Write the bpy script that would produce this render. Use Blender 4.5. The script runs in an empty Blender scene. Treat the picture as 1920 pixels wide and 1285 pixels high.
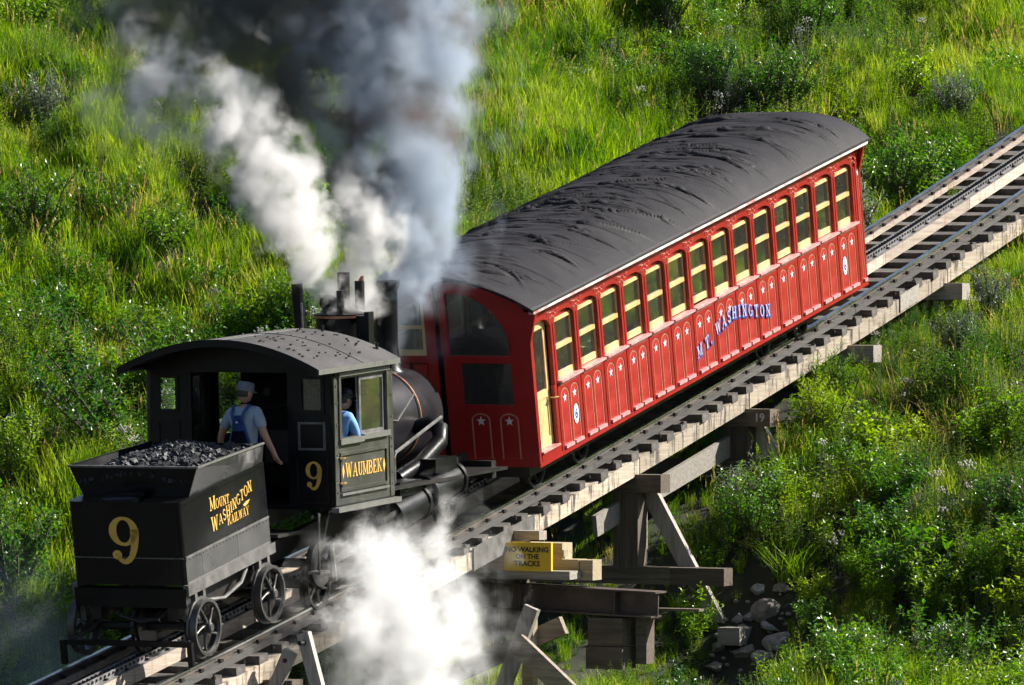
import bpy, bmesh, math, random
import numpy as np
from mathutils import Vector, Matrix
SC = bpy.context.scene
COL = SC.collection
R = math.radians
rnd = random.Random(7)

# ------------------------------------------------------------------ camera, sky, sun, exposure
CAM_POS = (38.108, -81.599, 3.2495)
CAM_YAW, CAM_PITCH, CAM_LENS = 24.5, 0.7992, 258.75
cam_d = bpy.data.cameras.new("camera"); cam = bpy.data.objects.new("camera", cam_d); COL.objects.link(cam)
cam.location = CAM_POS
cam.rotation_euler = (R(90 - CAM_PITCH), 0, R(CAM_YAW))
cam_d.sensor_width = 36.0; cam_d.lens = CAM_LENS; cam_d.clip_start = 1.0; cam_d.clip_end = 3000.0
SC.camera = cam

SUN = Vector((1.0, 0.85, 1.05)).normalized()
world = bpy.data.worlds.new("World"); SC.world = world; world.use_nodes = True
wn = world.node_tree.nodes; wl = world.node_tree.links
sky = wn.new("ShaderNodeTexSky"); sky.sky_type = 'NISHITA'; sky.sun_disc = False
sky.sun_elevation = math.asin(SUN.z); sky.sun_rotation = math.atan2(SUN.x, SUN.y)
bg = wn["Background"]; bg.inputs[1].default_value = 0.05
wl.new(sky.outputs[0], bg.inputs[0])
sun_d = bpy.data.lights.new("sun", 'SUN'); sun_d.energy = 5.0; sun_d.angle = R(0.5); sun_d.color = (1.0, 0.95, 0.86)
sun = bpy.data.objects.new("sun", sun_d); COL.objects.link(sun)
sun.rotation_euler = SUN.to_track_quat('Z', 'Y').to_euler(); sun.location = (40, 40, 40)
SC.view_settings.view_transform = 'Standard'; SC.view_settings.look = 'None'
SC.view_settings.exposure = 1.2; SC.view_settings.gamma = 1.0
SC.view_settings.use_curve_mapping = False
cy = SC.cycles
cy.max_bounces = 6; cy.diffuse_bounces = 2; cy.glossy_bounces = 3; cy.transmission_bounces = 4
cy.transparent_max_bounces = 8; cy.volume_bounces = 3
cy.volume_step_rate = 1.3; cy.volume_max_steps = 256
cy.sample_clamp_indirect = 6.0
cy.use_adaptive_sampling = True; cy.adaptive_threshold = 0.035; cy.adaptive_min_samples = 16
cy.use_denoising = True
try:
    cy.denoiser = 'OPENIMAGEDENOISE'; cy.denoising_input_passes = 'RGB_ALBEDO_NORMAL'; cy.denoising_prefilter = 'ACCURATE'
except Exception:
    pass

# ------------------------------------------------------------------ materials
def newmat(name):
    m = bpy.data.materials.new(name); m.use_nodes = True
    nt = m.node_tree
    return m, nt, nt.nodes, nt.links, nt.nodes["Principled BSDF"]

def mat(name, col, rough=0.6, metal=0.0, var=0.25, scale=6.0, bump=0.0, bscale=40.0, spec=0.5, dirt=None, dscale=2.0, coat=0.0, stretch=(1, 1, 1)):
    """paint / metal / stone: base colour with irregular tone, optional second (dirt) colour in patches, fine bump"""
    m, nt, N, L, P = newmat(name)
    tc = N.new("ShaderNodeTexCoord"); mp = N.new("ShaderNodeMapping"); mp.inputs["Scale"].default_value = stretch
    L.new(tc.outputs["Object"], mp.inputs[0])
    nz = N.new("ShaderNodeTexNoise"); nz.inputs["Scale"].default_value = scale; nz.inputs["Detail"].default_value = 6
    L.new(mp.outputs[0], nz.inputs["Vector"])
    rp = N.new("ShaderNodeValToRGB")
    rp.color_ramp.elements[0].position = 0.3; rp.color_ramp.elements[1].position = 0.72
    rp.color_ramp.elements[0].color = tuple(max(0, c * (1 - var)) for c in col) + (1,)
    rp.color_ramp.elements[1].color = tuple(min(1, c * (1 + var)) for c in col) + (1,)
    L.new(nz.outputs["Fac"], rp.inputs[0])
    out = rp.outputs[0]
    if dirt:
        n2 = N.new("ShaderNodeTexNoise"); n2.inputs["Scale"].default_value = dscale; n2.inputs["Detail"].default_value = 8; n2.inputs["Roughness"].default_value = 0.65
        L.new(mp.outputs[0], n2.inputs["Vector"])
        mr = N.new("ShaderNodeMapRange"); mr.inputs[1].default_value = 0.48; mr.inputs[2].default_value = 0.68
        L.new(n2.outputs["Fac"], mr.inputs[0])
        mx = N.new("ShaderNodeMix"); mx.data_type = 'RGBA'
        L.new(mr.outputs[0], mx.inputs[0]); L.new(out, mx.inputs[6]); mx.inputs[7].default_value = tuple(dirt) + (1,)
        out = mx.outputs[2]
    L.new(out, P.inputs["Base Color"])
    P.inputs["Roughness"].default_value = rough; P.inputs["Metallic"].default_value = metal
    P.inputs["Specular IOR Level"].default_value = spec
    if coat: P.inputs["Coat Weight"].default_value = coat; P.inputs["Coat Roughness"].default_value = 0.12
    rr = N.new("ShaderNodeMapRange"); rr.inputs[3].default_value = max(0.03, rough - 0.12); rr.inputs[4].default_value = min(1, rough + 0.12)
    L.new(nz.outputs["Fac"], rr.inputs[0]); L.new(rr.outputs[0], P.inputs["Roughness"])
    if bump:
        n3 = N.new("ShaderNodeTexNoise"); n3.inputs["Scale"].default_value = bscale; n3.inputs["Detail"].default_value = 4
        L.new(mp.outputs[0], n3.inputs["Vector"])
        bp = N.new("ShaderNodeBump"); bp.inputs["Strength"].default_value = bump; bp.inputs["Distance"].default_value = 0.02
        L.new(n3.outputs["Fac"], bp.inputs["Height"]); L.new(bp.outputs[0], P.inputs["Normal"])
    return m

def wood(name, light, dark, axis='y', rough=0.8, stain=None, sfac=(0.5, 0.62)):
    """weathered timber: grain drawn out along one axis, darker checks, dark run-down stains"""
    m, nt, N, L, P = newmat(name)
    tc = N.new("ShaderNodeTexCoord"); mp = N.new("ShaderNodeMapping")
    mp.inputs["Scale"].default_value = {'x': (0.06, 1, 1), 'y': (1, 0.06, 1), 'z': (1, 1, 0.06)}[axis]
    L.new(tc.outputs["Object"], mp.inputs[0])
    nz = N.new("ShaderNodeTexNoise"); nz.inputs["Scale"].default_value = 26; nz.inputs["Detail"].default_value = 8; nz.inputs["Roughness"].default_value = 0.7
    L.new(mp.outputs[0], nz.inputs["Vector"])
    rp = N.new("ShaderNodeValToRGB"); e = rp.color_ramp.elements
    e[0].position = 0.33; e[0].color = tuple(dark) + (1,); e[1].position = 0.62; e[1].color = tuple(light) + (1,)
    L.new(nz.outputs["Fac"], rp.inputs[0])
    out = rp.outputs[0]
    oi = N.new("ShaderNodeObjectInfo")
    hv = N.new("ShaderNodeHueSaturation"); mr = N.new("ShaderNodeMapRange"); mr.inputs[3].default_value = 0.72; mr.inputs[4].default_value = 1.22
    L.new(oi.outputs["Random"], mr.inputs[0]); L.new(mr.outputs[0], hv.inputs["Value"]); L.new(out, hv.inputs["Color"]); out = hv.outputs[0]
    if stain:
        m2 = N.new("ShaderNodeMapping"); m2.inputs["Scale"].default_value = {'x': (3, 3, 0.5), 'y': (3, 3, 0.5), 'z': (3, 3, 0.5)}[axis]
        L.new(tc.outputs["Object"], m2.inputs[0])
        n2 = N.new("ShaderNodeTexNoise"); n2.inputs["Scale"].default_value = 2.4; n2.inputs["Detail"].default_value = 7; n2.inputs["Roughness"].default_value = 0.7
        L.new(m2.outputs[0], n2.inputs["Vector"])
        r2 = N.new("ShaderNodeMapRange"); r2.inputs[1].default_value = sfac[0]; r2.inputs[2].default_value = sfac[1]
        L.new(n2.outputs["Fac"], r2.inputs[0])
        mx = N.new("ShaderNodeMix"); mx.data_type = 'RGBA'
        L.new(r2.outputs[0], mx.inputs[0]); L.new(out, mx.inputs[6]); mx.inputs[7].default_value = tuple(stain) + (1,)
        out = mx.outputs[2]
    L.new(out, P.inputs["Base Color"]); P.inputs["Roughness"].default_value = rough
    bp = N.new("ShaderNodeBump"); bp.inputs["Strength"].default_value = 0.5; bp.inputs["Distance"].default_value = 0.01
    L.new(nz.outputs["Fac"], bp.inputs["Height"]); L.new(bp.outputs[0], P.inputs["Normal"])
    return m

def leafmat(name, cols, trans=0.45, rough=0.42, nscale=0.55, val=(0.75, 1.3), spec=0.5):
    """foliage: colour drifts over the hillside and from plant to plant; light also passes through the blade"""
    m, nt, N, L, P = newmat(name)
    geo = N.new("ShaderNodeNewGeometry")
    nz = N.new("ShaderNodeTexNoise"); nz.inputs["Scale"].default_value = nscale; nz.inputs["Detail"].default_value = 4; nz.inputs["Roughness"].default_value = 0.6
    L.new(geo.outputs["Position"], nz.inputs["Vector"])
    oi = N.new("ShaderNodeObjectInfo")
    ad = N.new("ShaderNodeMath"); ad.operation = 'MULTIPLY_ADD'; ad.inputs[1].default_value = 0.42
    L.new(oi.outputs["Random"], ad.inputs[0])
    sb = N.new("ShaderNodeMath"); sb.operation = 'SUBTRACT'; sb.inputs[1].default_value = 0.21
    L.new(nz.outputs["Fac"], sb.inputs[0]); L.new(sb.outputs[0], ad.inputs[2])
    rp = N.new("ShaderNodeValToRGB"); el = rp.color_ramp.elements
    while len(el) < len(cols): el.new(0.5)
    for i, c in enumerate(cols):
        el[i].position = 0.25 + 0.5 * i / (len(cols) - 1); el[i].color = tuple(c) + (1,)
    L.new(ad.outputs[0], rp.inputs[0])
    n2 = N.new("ShaderNodeTexNoise"); n2.inputs["Scale"].default_value = 9.0; n2.inputs["Detail"].default_value = 2
    L.new(geo.outputs["Position"], n2.inputs["Vector"])
    mr = N.new("ShaderNodeMapRange"); mr.inputs[1].default_value = 0.3; mr.inputs[2].default_value = 0.7; mr.inputs[3].default_value = val[0]; mr.inputs[4].default_value = val[1]
    L.new(n2.outputs["Fac"], mr.inputs[0])
    hv = N.new("ShaderNodeHueSaturation"); L.new(rp.outputs[0], hv.inputs["Color"]); L.new(mr.outputs[0], hv.inputs["Value"])
    L.new(hv.outputs[0], P.inputs["Base Color"]); P.inputs["Roughness"].default_value = rough; P.inputs["Specular IOR Level"].default_value = spec
    tr = N.new("ShaderNodeBsdfTranslucent")
    h2 = N.new("ShaderNodeHueSaturation"); h2.inputs["Saturation"].default_value = 1.1; h2.inputs["Value"].default_value = 1.7
    L.new(hv.outputs[0], h2.inputs["Color"]); L.new(h2.outputs[0], tr.inputs["Color"])
    ms = N.new("ShaderNodeMixShader"); ms.inputs[0].default_value = trans
    L.new(P.outputs[0], ms.inputs[1]); L.new(tr.outputs[0], ms.inputs[2])
    L.new(ms.outputs[0], N["Material Output"].inputs["Surface"])
    return m

def glass(name, tint=(0.82, 0.88, 0.85), refl=1.0, dust=.05):
    m, nt, N, L, P = newmat(name)
    N.remove(P)
    t = N.new("ShaderNodeBsdfTransparent"); t.inputs[0].default_value = tuple(tint) + (1,)
    g = N.new("ShaderNodeBsdfGlossy"); g.inputs["Roughness"].default_value = 0.03
    f = N.new("ShaderNodeFresnel"); f.inputs[0].default_value = 1.5
    mu = N.new("ShaderNodeMath"); mu.operation = 'MULTIPLY'; mu.inputs[1].default_value = refl; L.new(f.outputs[0], mu.inputs[0])
    df = N.new("ShaderNodeBsdfDiffuse"); df.inputs[0].default_value = (.55, .55, .52, 1); md = N.new("ShaderNodeMixShader"); md.inputs[0].default_value = dust
    L.new(t.outputs[0], md.inputs[1]); L.new(df.outputs[0], md.inputs[2]); t = md
    mx = N.new("ShaderNodeMixShader"); L.new(mu.outputs[0], mx.inputs[0]); L.new(t.outputs[0], mx.inputs[1]); L.new(g.outputs[0], mx.inputs[2])
    L.new(mx.outputs[0], N["Material Output"].inputs["Surface"])
    return m

M_red = mat("coach_red", (0.285, 0.010, 0.010), rough=0.36, var=0.14, scale=3.0, dirt=(0.225, 0.010, 0.009), dscale=1.3, bump=0.06, bscale=18)
M_redpanel = mat("coach_red_panel", (0.335, 0.017, 0.014), rough=0.40, var=0.16, scale=5.0, dirt=(0.27, 0.017, 0.014), dscale=2.2, bump=0.06, bscale=14)
M_glint = mat("coach_sill_glint", (0.62, 0.28, 0.28), rough=0.35, var=0.15, scale=8, dirt=(0.55, 0.12, 0.11), dscale=5)  # sun glint on the glossy red sills and ledges, painted in as pink
M_tan = mat("coach_tan_stripe", (0.42, 0.17, 0.11), rough=0.5, var=0.12)
M_yellow = mat("sash_yellow", (0.66, 0.46, 0.215), rough=0.42, var=0.14, scale=5, dirt=(0.52, 0.33, 0.12), dscale=3, coat=0.15)
M_star = mat("star_silver", (0.52, 0.52, 0.55), rough=0.5, var=0.15, scale=20)
M_white = mat("white_paint", (0.78, 0.78, 0.78), rough=0.5, var=0.06)
M_letter = mat("letter_pale", (0.40, 0.41, 0.55), rough=0.5, var=0.2, scale=14, dirt=(0.40, 0.22, 0.25), dscale=9)
M_blue = mat("letter_blue", (0.03, 0.05, 0.28), rough=0.5, var=0.1)
M_roof = mat("roof_felt", (0.0160, 0.0146, 0.0174), rough=0.66, var=0.36, scale=1.6, dirt=(0.026, 0.024, 0.0268), dscale=1.3, bump=0.35, bscale=45, spec=.22)
M_flash = mat("eave_flashing", (0.045, 0.044, 0.045), rough=0.55, var=0.3, scale=2.5, dirt=(0.11, 0.107, 0.10), dscale=2.4)
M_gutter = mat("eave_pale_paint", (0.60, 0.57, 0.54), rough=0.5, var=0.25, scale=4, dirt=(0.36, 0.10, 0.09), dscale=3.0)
M_interior = mat("coach_interior", (0.12, 0.055, 0.03), rough=0.6, var=0.2)
M_cream = mat("coach_ceiling", (0.24, 0.19, 0.13), rough=0.6, var=0.1)
M_glass = glass("window_glass", refl=2.8)
M_black = mat("engine_black", (0.0045, 0.0045, 0.006), rough=0.36, var=0.4, scale=3, dirt=(0.010, 0.0098, 0.0098), dscale=2.2, spec=.24, bump=0.08, bscale=30)
M_tank = mat("tender_black_gloss", (0.0050, 0.0050, 0.0066), rough=0.24, var=0.4, scale=1.8, dirt=(0.013, 0.0128, 0.0128), dscale=1.2, bump=0.12, bscale=3.0, spec=.28, coat=.10)
M_olive = mat("cab_olive_grey", (0.050, 0.051, 0.043), rough=0.38, var=0.22, scale=2.4, dirt=(0.082, 0.081, 0.070), dscale=3.5, bump=0.06, bscale=10, coat=0.2)
M_olive_lt = mat("cab_trim_grey", (0.15, 0.15, 0.135), rough=0.38, var=0.25, scale=6, dirt=(0.10, 0.10, 0.09), dscale=6)
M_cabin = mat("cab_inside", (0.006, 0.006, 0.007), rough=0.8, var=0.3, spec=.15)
M_cabroof = mat("cab_roof_canvas", (0.044, 0.040, 0.041), rough=0.6, var=0.25, scale=2.0, dirt=(0.070, 0.065, 0.064), dscale=1.6, bump=0.3, bscale=25)
M_boiler = mat("boiler_jacket", (0.010, 0.009, 0.0135), rough=0.36, spec=.32, var=0.3, scale=2.5, dirt=(0.025, 0.022, 0.024), dscale=2.0, bump=0.05, bscale=8, coat=0.12)
M_steel = mat("bright_steel", (0.55, 0.53, 0.50), rough=0.3, metal=0.9, var=0.3, scale=8)
M_frame = mat("frame_grey", (0.13, 0.126, 0.12), rough=0.5, var=0.35, scale=6, dirt=(0.06, 0.055, 0.05), dscale=7)
M_iron = mat("dark_iron", (0.014, 0.013, 0.013), rough=0.5, metal=0.3, var=0.4, scale=6, dirt=(0.032, 0.024, 0.019), dscale=5)
M_rim = mat("wheel_worn_iron", (0.085, 0.082, 0.08), rough=0.4, metal=0.5, var=0.3, scale=9, dirt=(0.05, 0.045, 0.04), dscale=8)
M_brass = mat("brass", (0.55, 0.36, 0.14), rough=0.35, metal=0.8, var=0.2)
M_copper = mat("copper_lip", (0.45, 0.20, 0.12), rough=0.4, metal=0.7, var=0.25, scale=9)
M_gold = mat("gold_paint", (0.70, 0.42, 0.085), rough=0.42, var=0.14, scale=10)
M_coal = mat("coal_chunks", (0.018, 0.019, 0.024), rough=0.62, var=0.5, scale=14, bump=0.4, bscale=30)
M_rail = mat("rail_web_rust", (0.065, 0.058, 0.052), rough=0.6, var=0.35, scale=7, dirt=(0.11, 0.075, 0.055), dscale=6, stretch=(1, .3, 1))
M_railtop = mat("rail_head_polished", (0.62, 0.61, 0.60), rough=0.28, metal=1.0, var=0.2, scale=5, stretch=(4, .3, 1))
M_rack = mat("rack_steel", (0.17, 0.165, 0.165), rough=0.55, metal=0.2, var=0.3, scale=9, dirt=(0.08, 0.07, 0.065), dscale=5)
M_grease = mat("rack_grease_black", (0.014, 0.014, 0.015), rough=0.35, var=0.3, scale=9)
M_girder = mat("girder_brown_steel", (0.050, 0.036, 0.030), rough=0.6, var=0.3, scale=4, dirt=(0.10, 0.065, 0.05), dscale=3)
M_sign = mat("sign_yellow", (0.74, 0.46, 0.015), rough=0.45, var=0.08, scale=4)
M_signink = mat("sign_black", (0.015, 0.014, 0.012), rough=0.5, var=0.1)
W_string = wood("weathered_stringer_wood", (0.47, 0.40, 0.31), (0.27, 0.215, 0.16), 'y', stain=(0.055, 0.045, 0.036), sfac=(0.50, 0.60))
W_bearer = wood("pale_bearer_wood", (0.48, 0.41, 0.335), (0.28, 0.225, 0.18), 'y', stain=(0.30, 0.16, 0.11), sfac=(0.56, 0.66))
W_bearer_dk = wood("oiled_bearer_wood", (0.075, 0.07, 0.066), (0.035, 0.033, 0.031), 'y')
W_tie = wood("tie_wood", (0.135, 0.122, 0.11), (0.045, 0.041, 0.037), 'x', stain=(0.04, 0.037, 0.035), sfac=(0.50, 0.70))
W_cap = wood("bent_cap_wood", (0.145, 0.112, 0.080), (0.058, 0.042, 0.030), 'x')
W_post = wood("bent_post_wood", (0.14, 0.105, 0.078), (0.055, 0.04, 0.03), 'z')
W_brace = wood("brace_plank_wood", (0.40, 0.36, 0.32), (0.21, 0.185, 0.16), 'z')
W_braceb = wood("brown_plank_wood", (0.30, 0.25, 0.19), (0.13, 0.10, 0.07), 'x')
W_new = wood("fresh_timber_wood", (0.36, 0.295, 0.19), (0.21, 0.165, 0.10), 'x')
W_grey = wood("grey_timber_wood", (0.31, 0.285, 0.25), (0.16, 0.14, 0.12), 'x')
M_rock = mat("boulder_stone", (0.20, 0.17, 0.145), rough=0.8, var=0.35, scale=4, dirt=(0.11, 0.10, 0.085), dscale=3, bump=0.6, bscale=12)
M_rockg = mat("grey_stone", (0.27, 0.26, 0.26), rough=0.8, var=0.3, scale=4, dirt=(0.14, 0.13, 0.12), dscale=3, bump=0.6, bscale=12)
M_soil = mat("hill_soil", (0.016, 0.019, 0.008), rough=0.95, var=0.5, scale=1.2, dirt=(0.026, 0.020, 0.012), dscale=0.9, bump=0.5, bscale=6)
M_grass = leafmat("grass_blades", [(0.036, 0.098, 0.012), (0.100, 0.185, 0.014), (0.190, 0.268, 0.026), (0.272, 0.308, 0.048)], trans=0.55, rough=0.5, nscale=0.42, spec=.25)
M_straw = leafmat("seed_grass", [(0.16, 0.17, 0.03), (0.27, 0.23, 0.06), (0.25, 0.16, 0.07)], trans=0.45, rough=0.55)
M_herb = leafmat("herb_leaves", [(0.026, 0.080, 0.012), (0.055, 0.135, 0.014), (0.105, 0.200, 0.016), (0.16, 0.25, 0.024)], trans=0.48, rough=0.36, nscale=0.6, spec=0.5)
M_shrub = leafmat("shrub_leaves", [(0.028, 0.085, 0.014), (0.055, 0.135, 0.018), (0.11, 0.21, 0.020)], trans=0.45, rough=0.33, nscale=0.8, spec=0.55)
M_silver = leafmat("silvery_leaves", [(0.05, 0.085, 0.045), (0.10, 0.14, 0.085), (0.17, 0.21, 0.14)], trans=0.30, rough=0.4, nscale=0.8, spec=0.55)
M_lime = leafmat("lime_leaves", [(0.08, 0.17, 0.010), (0.15, 0.25, 0.012), (0.23, 0.31, 0.02)], trans=0.52, rough=0.4, nscale=0.8, spec=0.6)
M_stem = mat("plant_stems", (0.085, 0.085, 0.035), rough=0.7, var=0.3)
M_twig = mat("woody_stems", (0.10, 0.075, 0.05), rough=0.8, var=0.3)
M_flower_w = mat("white_flower_heads", (0.42, 0.41, 0.35), rough=0.7, var=0.15)
M_flower_p = mat("pink_flower_spikes", (0.50, 0.14, 0.38), rough=0.7, var=0.2)
M_skin = mat("skin", (0.42, 0.23, 0.16), rough=0.5, var=0.1)
M_shirt = mat("grey_blue_shirt", (0.30, 0.36, 0.44), rough=0.8, var=0.12, scale=8)
M_denim = mat("denim_overalls", (0.035, 0.075, 0.26), rough=0.8, var=0.15, scale=10)
M_bluesh = mat("light_blue_shirt", (0.16, 0.36, 0.72), rough=0.75, var=0.15, scale=8)
M_capgrey = mat("grey_cap_cloth", (0.17, 0.19, 0.24), rough=0.8, var=0.3, scale=40)
M_capblk = mat("black_cap_cloth", (0.014, 0.014, 0.018), rough=0.45, var=0.3)
M_hair = mat("hair", (0.05, 0.04, 0.035), rough=0.7, var=0.3)
M_boot = mat("boot_leather", (0.02, 0.016, 0.014), rough=0.5, var=0.3)

# ------------------------------------------------------------------ geometry helpers
class MB:
    """collects shapes; build() links them as one mesh object"""
    def __init__(s): s.v = []; s.f = []
    def add(s, vs, fs):
        o = len(s.v); s.v += [tuple(p) for p in vs]; s.f += [tuple(i + o for i in f) for f in fs]; return s
    def box(s, x0, x1, y0, y1, z0, z1):
        return s.add([(x0, y0, z0), (x1, y0, z0), (x1, y1, z0), (x0, y1, z0), (x0, y0, z1), (x1, y0, z1), (x1, y1, z1), (x0, y1, z1)],
                     [(0, 3, 2, 1), (4, 5, 6, 7), (0, 1, 5, 4), (1, 2, 6, 5), (2, 3, 7, 6), (3, 0, 4, 7)])
    def hexa(s, a, b):
        """solid between two quads a, b (4 points each, same winding)"""
        return s.add(list(a) + list(b), [(3, 2, 1, 0), (4, 5, 6, 7), (0, 1, 5, 4), (1, 2, 6, 5), (2, 3, 7, 6), (3, 0, 4, 7)])
    def beam(s, p, q, w, h, up=(0, 0, 1), ext=0.0):
        p = Vector(p); q = Vector(q); d = (q - p).normalized(); p = p - d * ext; q = q + d * ext
        u = Vector(up); x = d.cross(u)
        if x.length < 1e-5: x = d.cross(Vector((1, 0, 0)))
        x.normalize(); u = x.cross(d).normalized()
        c = lambda o: [o - x * w / 2 - u * h / 2, o + x * w / 2 - u * h / 2, o + x * w / 2 + u * h / 2, o - x * w / 2 + u * h / 2]
        return s.hexa(c(p), c(q))
    def prism(s, pts, vec):
        n = len(pts); v = Vector(vec); b = [Vector(p) for p in pts]; t = [p + v for p in b]
        return s.add(b + t, [tuple(range(n))[::-1], tuple(range(n, 2 * n))] + [(i, (i + 1) % n, n + (i + 1) % n, n + i) for i in range(n)])
    def strip(s, lo, hi, vec):
        """solid slab between two polylines of equal count, thickness vec"""
        v = Vector(vec)
        for i in range(len(lo) - 1):
            q = [Vector(lo[i]), Vector(lo[i + 1]), Vector(hi[i + 1]), Vector(hi[i])]
            s.hexa(q, [p + v for p in q])
        return s
    def cyl(s, p, q, r0, r1=None, n=14, cap=True):
        r1 = r0 if r1 is None else r1
        p = Vector(p); q = Vector(q); d = (q - p).normalized()
        x = d.orthogonal().normalized(); y = d.cross(x)
        vs = []
        for o, r in ((p, r0), (q, r1)):
            for i in range(n):
                a = 2 * math.pi * i / n; vs.append(o + x * math.cos(a) * r + y * math.sin(a) * r)
        fs = [(i, (i + 1) % n, n + (i + 1) % n, n + i) for i in range(n)]
        if cap: fs += [tuple(range(n))[::-1], tuple(range(n, 2 * n))]
        return s.add(vs, fs)
    def tube(s, path, r, n=8, cap=True):
        path = [Vector(p) for p in path]; m = len(path); rs = r if isinstance(r, (list, tuple)) else [r] * m
        vs = []; x = None
        for i, p in enumerate(path):
            d = (path[min(i + 1, m - 1)] - path[max(i - 1, 0)]).normalized()
            if x is None: x = d.orthogonal().normalized()
            else: x = (x - d * x.dot(d)).normalized()
            y = d.cross(x)
            for k in range(n):
                a = 2 * math.pi * k / n; vs.append(p + x * math.cos(a) * rs[i] + y * math.sin(a) * rs[i])
        fs = [(i * n + k, i * n + (k + 1) % n, (i + 1) * n + (k + 1) % n, (i + 1) * n + k) for i in range(m - 1) for k in range(n)]
        if cap: fs += [tuple(range(n))[::-1], tuple(range((m - 1) * n, m * n))]
        return s.add(vs, fs)
    def lathe(s, prof, c=(0, 0, 0), axis='x', n=32, closed=False):
        """prof: (along axis, radius)"""
        m = len(prof); vs = []
        for (a, r) in prof:
            for k in range(n):
                t = 2 * math.pi * k / n; u, w = r * math.cos(t), r * math.sin(t)
                vs.append({'x': (c[0] + a, c[1] + u, c[2] + w), 'y': (c[0] + u, c[1] + a, c[2] + w), 'z': (c[0] + u, c[1] + w, c[2] + a)}[axis])
        fs = [(i * n + k, i * n + (k + 1) % n, (i + 1) * n + (k + 1) % n, (i + 1) * n + k) for i in range(m - 1) for k in range(n)]
        if closed: fs += [((m - 1) * n + k, (m - 1) * n + (k + 1) % n, (k + 1) % n, k) for k in range(n)]
        return s.add(vs, fs)
    def ball(s, c, r, n=10, m=7):
        r = r if isinstance(r, (tuple, list)) else (r, r, r)
        vs = []
        for i in range(m + 1):
            t = math.pi * i / m
            for k in range(n):
                p = 2 * math.pi * k / n
                vs.append((c[0] + r[0] * math.sin(t) * math.cos(p), c[1] + r[1] * math.sin(t) * math.sin(p), c[2] + r[2] * math.cos(t)))
        return s.add(vs, [(i * n + k, (i + 1) * n + k, (i + 1) * n + (k + 1) % n, i * n + (k + 1) % n) for i in range(m) for k in range(n)])
    def mesh(s, name, mt, smooth=False):
        me = bpy.data.meshes.new(name); me.from_pydata(s.v, [], s.f)
        for m_ in (mt if isinstance(mt, (list, tuple)) else [mt]): me.materials.append(m_)
        bm = bmesh.new(); bm.from_mesh(me); bmesh.ops.remove_doubles(bm, verts=bm.verts, dist=1e-5)
        bmesh.ops.recalc_face_normals(bm, faces=bm.faces)
        if smooth:
            for f in bm.faces: f.smooth = True
            if smooth != 'all':
                for e in bm.edges:
                    if len(e.link_faces) == 2 and e.calc_face_angle(0) > R(38): e.smooth = False
        bm.to_mesh(me); bm.free(); me.update()
        return me
    def build(s, name, mt, parent=None, smooth=False, loc=None, rot=None):
        return link(name, s.mesh(name, mt, smooth), parent, loc, rot)

def link(name, data, parent=None, loc=None, rot=None):
    o = bpy.data.objects.new(name, data); COL.objects.link(o)
    if parent is not None: o.parent = parent
    if loc is not None: o.location = loc
    if rot is not None: o.rotation_euler = rot
    return o

def tag(o, label=None, cat=None, group=None, kind=None):
    if label: o['label'] = label
    if cat: o['category'] = cat
    if group: o['group'] = group
    if kind: o['kind'] = kind
    return o

def thing(name, label, cat, loc=(0, 0, 0), rot=(0, 0, 0), group=None):
    o = link(name, None, None, loc, rot); o.empty_display_size = 0.2
    return tag(o, label, cat, group)

def text_mesh(txt, size, depth=0.004, bold=0.0, sx=1.0, align='CENTER'):
    """flat print: the letters as a mesh, lying in XY"""
    cu = bpy.data.curves.new("lettering", 'FONT'); cu.body = txt; cu.size = size; cu.extrude = depth; cu.offset = bold
    cu.align_x = align; cu.align_y = 'CENTER'; cu.resolution_u = 3
    o = bpy.data.objects.new("lettering", cu); COL.objects.link(o)
    dg = bpy.context.evaluated_depsgraph_get(); me = bpy.data.meshes.new_from_object(o.evaluated_get(dg))
    bpy.data.objects.remove(o); bpy.data.curves.remove(cu)
    if sx != 1.0:
        for v in me.vertices: v.co.x *= sx
    return me

# how text axes map: u = writing direction, w = up
def place_text(name, txt, mt, parent, origin, u, w, size, bold=0.0, depth=0.004, sx=1.0, serif=False):
    me = text_mesh(txt, size, depth, bold, sx); me.materials.clear(); me.materials.append(mt)
    u = Vector(u).normalized(); w = Vector(w); w = (w - u * w.dot(u)).normalized(); n = u.cross(w)
    mx = Matrix((u, w, n)).transposed().to_4x4(); mx.translation = Vector(origin)
    me.transform(mx); me.update()
    return link(name, me, parent)

def digit_nine(size):
    """old-style 9: a bowl and a tail ending in a ball; (x, y) in units of size, as polygons"""
    polys = []
    n = 28; out = []; inn = []
    for i in range(n + 1):
        a = 2 * math.pi * i / n
        out.append((0.30 * math.cos(a), 0.20 + 0.30 * math.sin(a))); inn.append((0.145 * math.cos(a), 0.20 + 0.235 * math.sin(a)))
    for i in range(n): polys.append([inn[i], out[i], out[i + 1], inn[i + 1]])
    tl = []; m = 18
    for i in range(m + 1):
        t = i / m; a = R(8) - t * R(128)
        cx, cyy = 0.0 - 0.02 * t, 0.16
        rx = 0.222 + 0.02 * t; ry = 0.585
        w = 0.078 * (1 - t) + 0.035 * t
        tl.append((cx + rx * math.cos(a), cyy + ry * math.sin(a), math.cos(a), math.sin(a), w * 1.12))
    for i in range(m):
        a, b = tl[i], tl[i + 1]
        polys.append([(a[0] - a[2] * a[4], a[1] - a[3] * a[4]), (a[0] + a[2] * a[4], a[1] + a[3] * a[4]), (b[0] + b[2] * b[4], b[1] + b[3] * b[4]), (b[0] - b[2] * b[4], b[1] - b[3] * b[4])])
    polys.append([(-0.165 + 0.095 * math.cos(2 * math.pi * i / 16), -0.285 + 0.095 * math.sin(2 * math.pi * i / 16)) for i in range(16)])
    return [[(x * size, y * size) for x, y in p] for p in polys]

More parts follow.
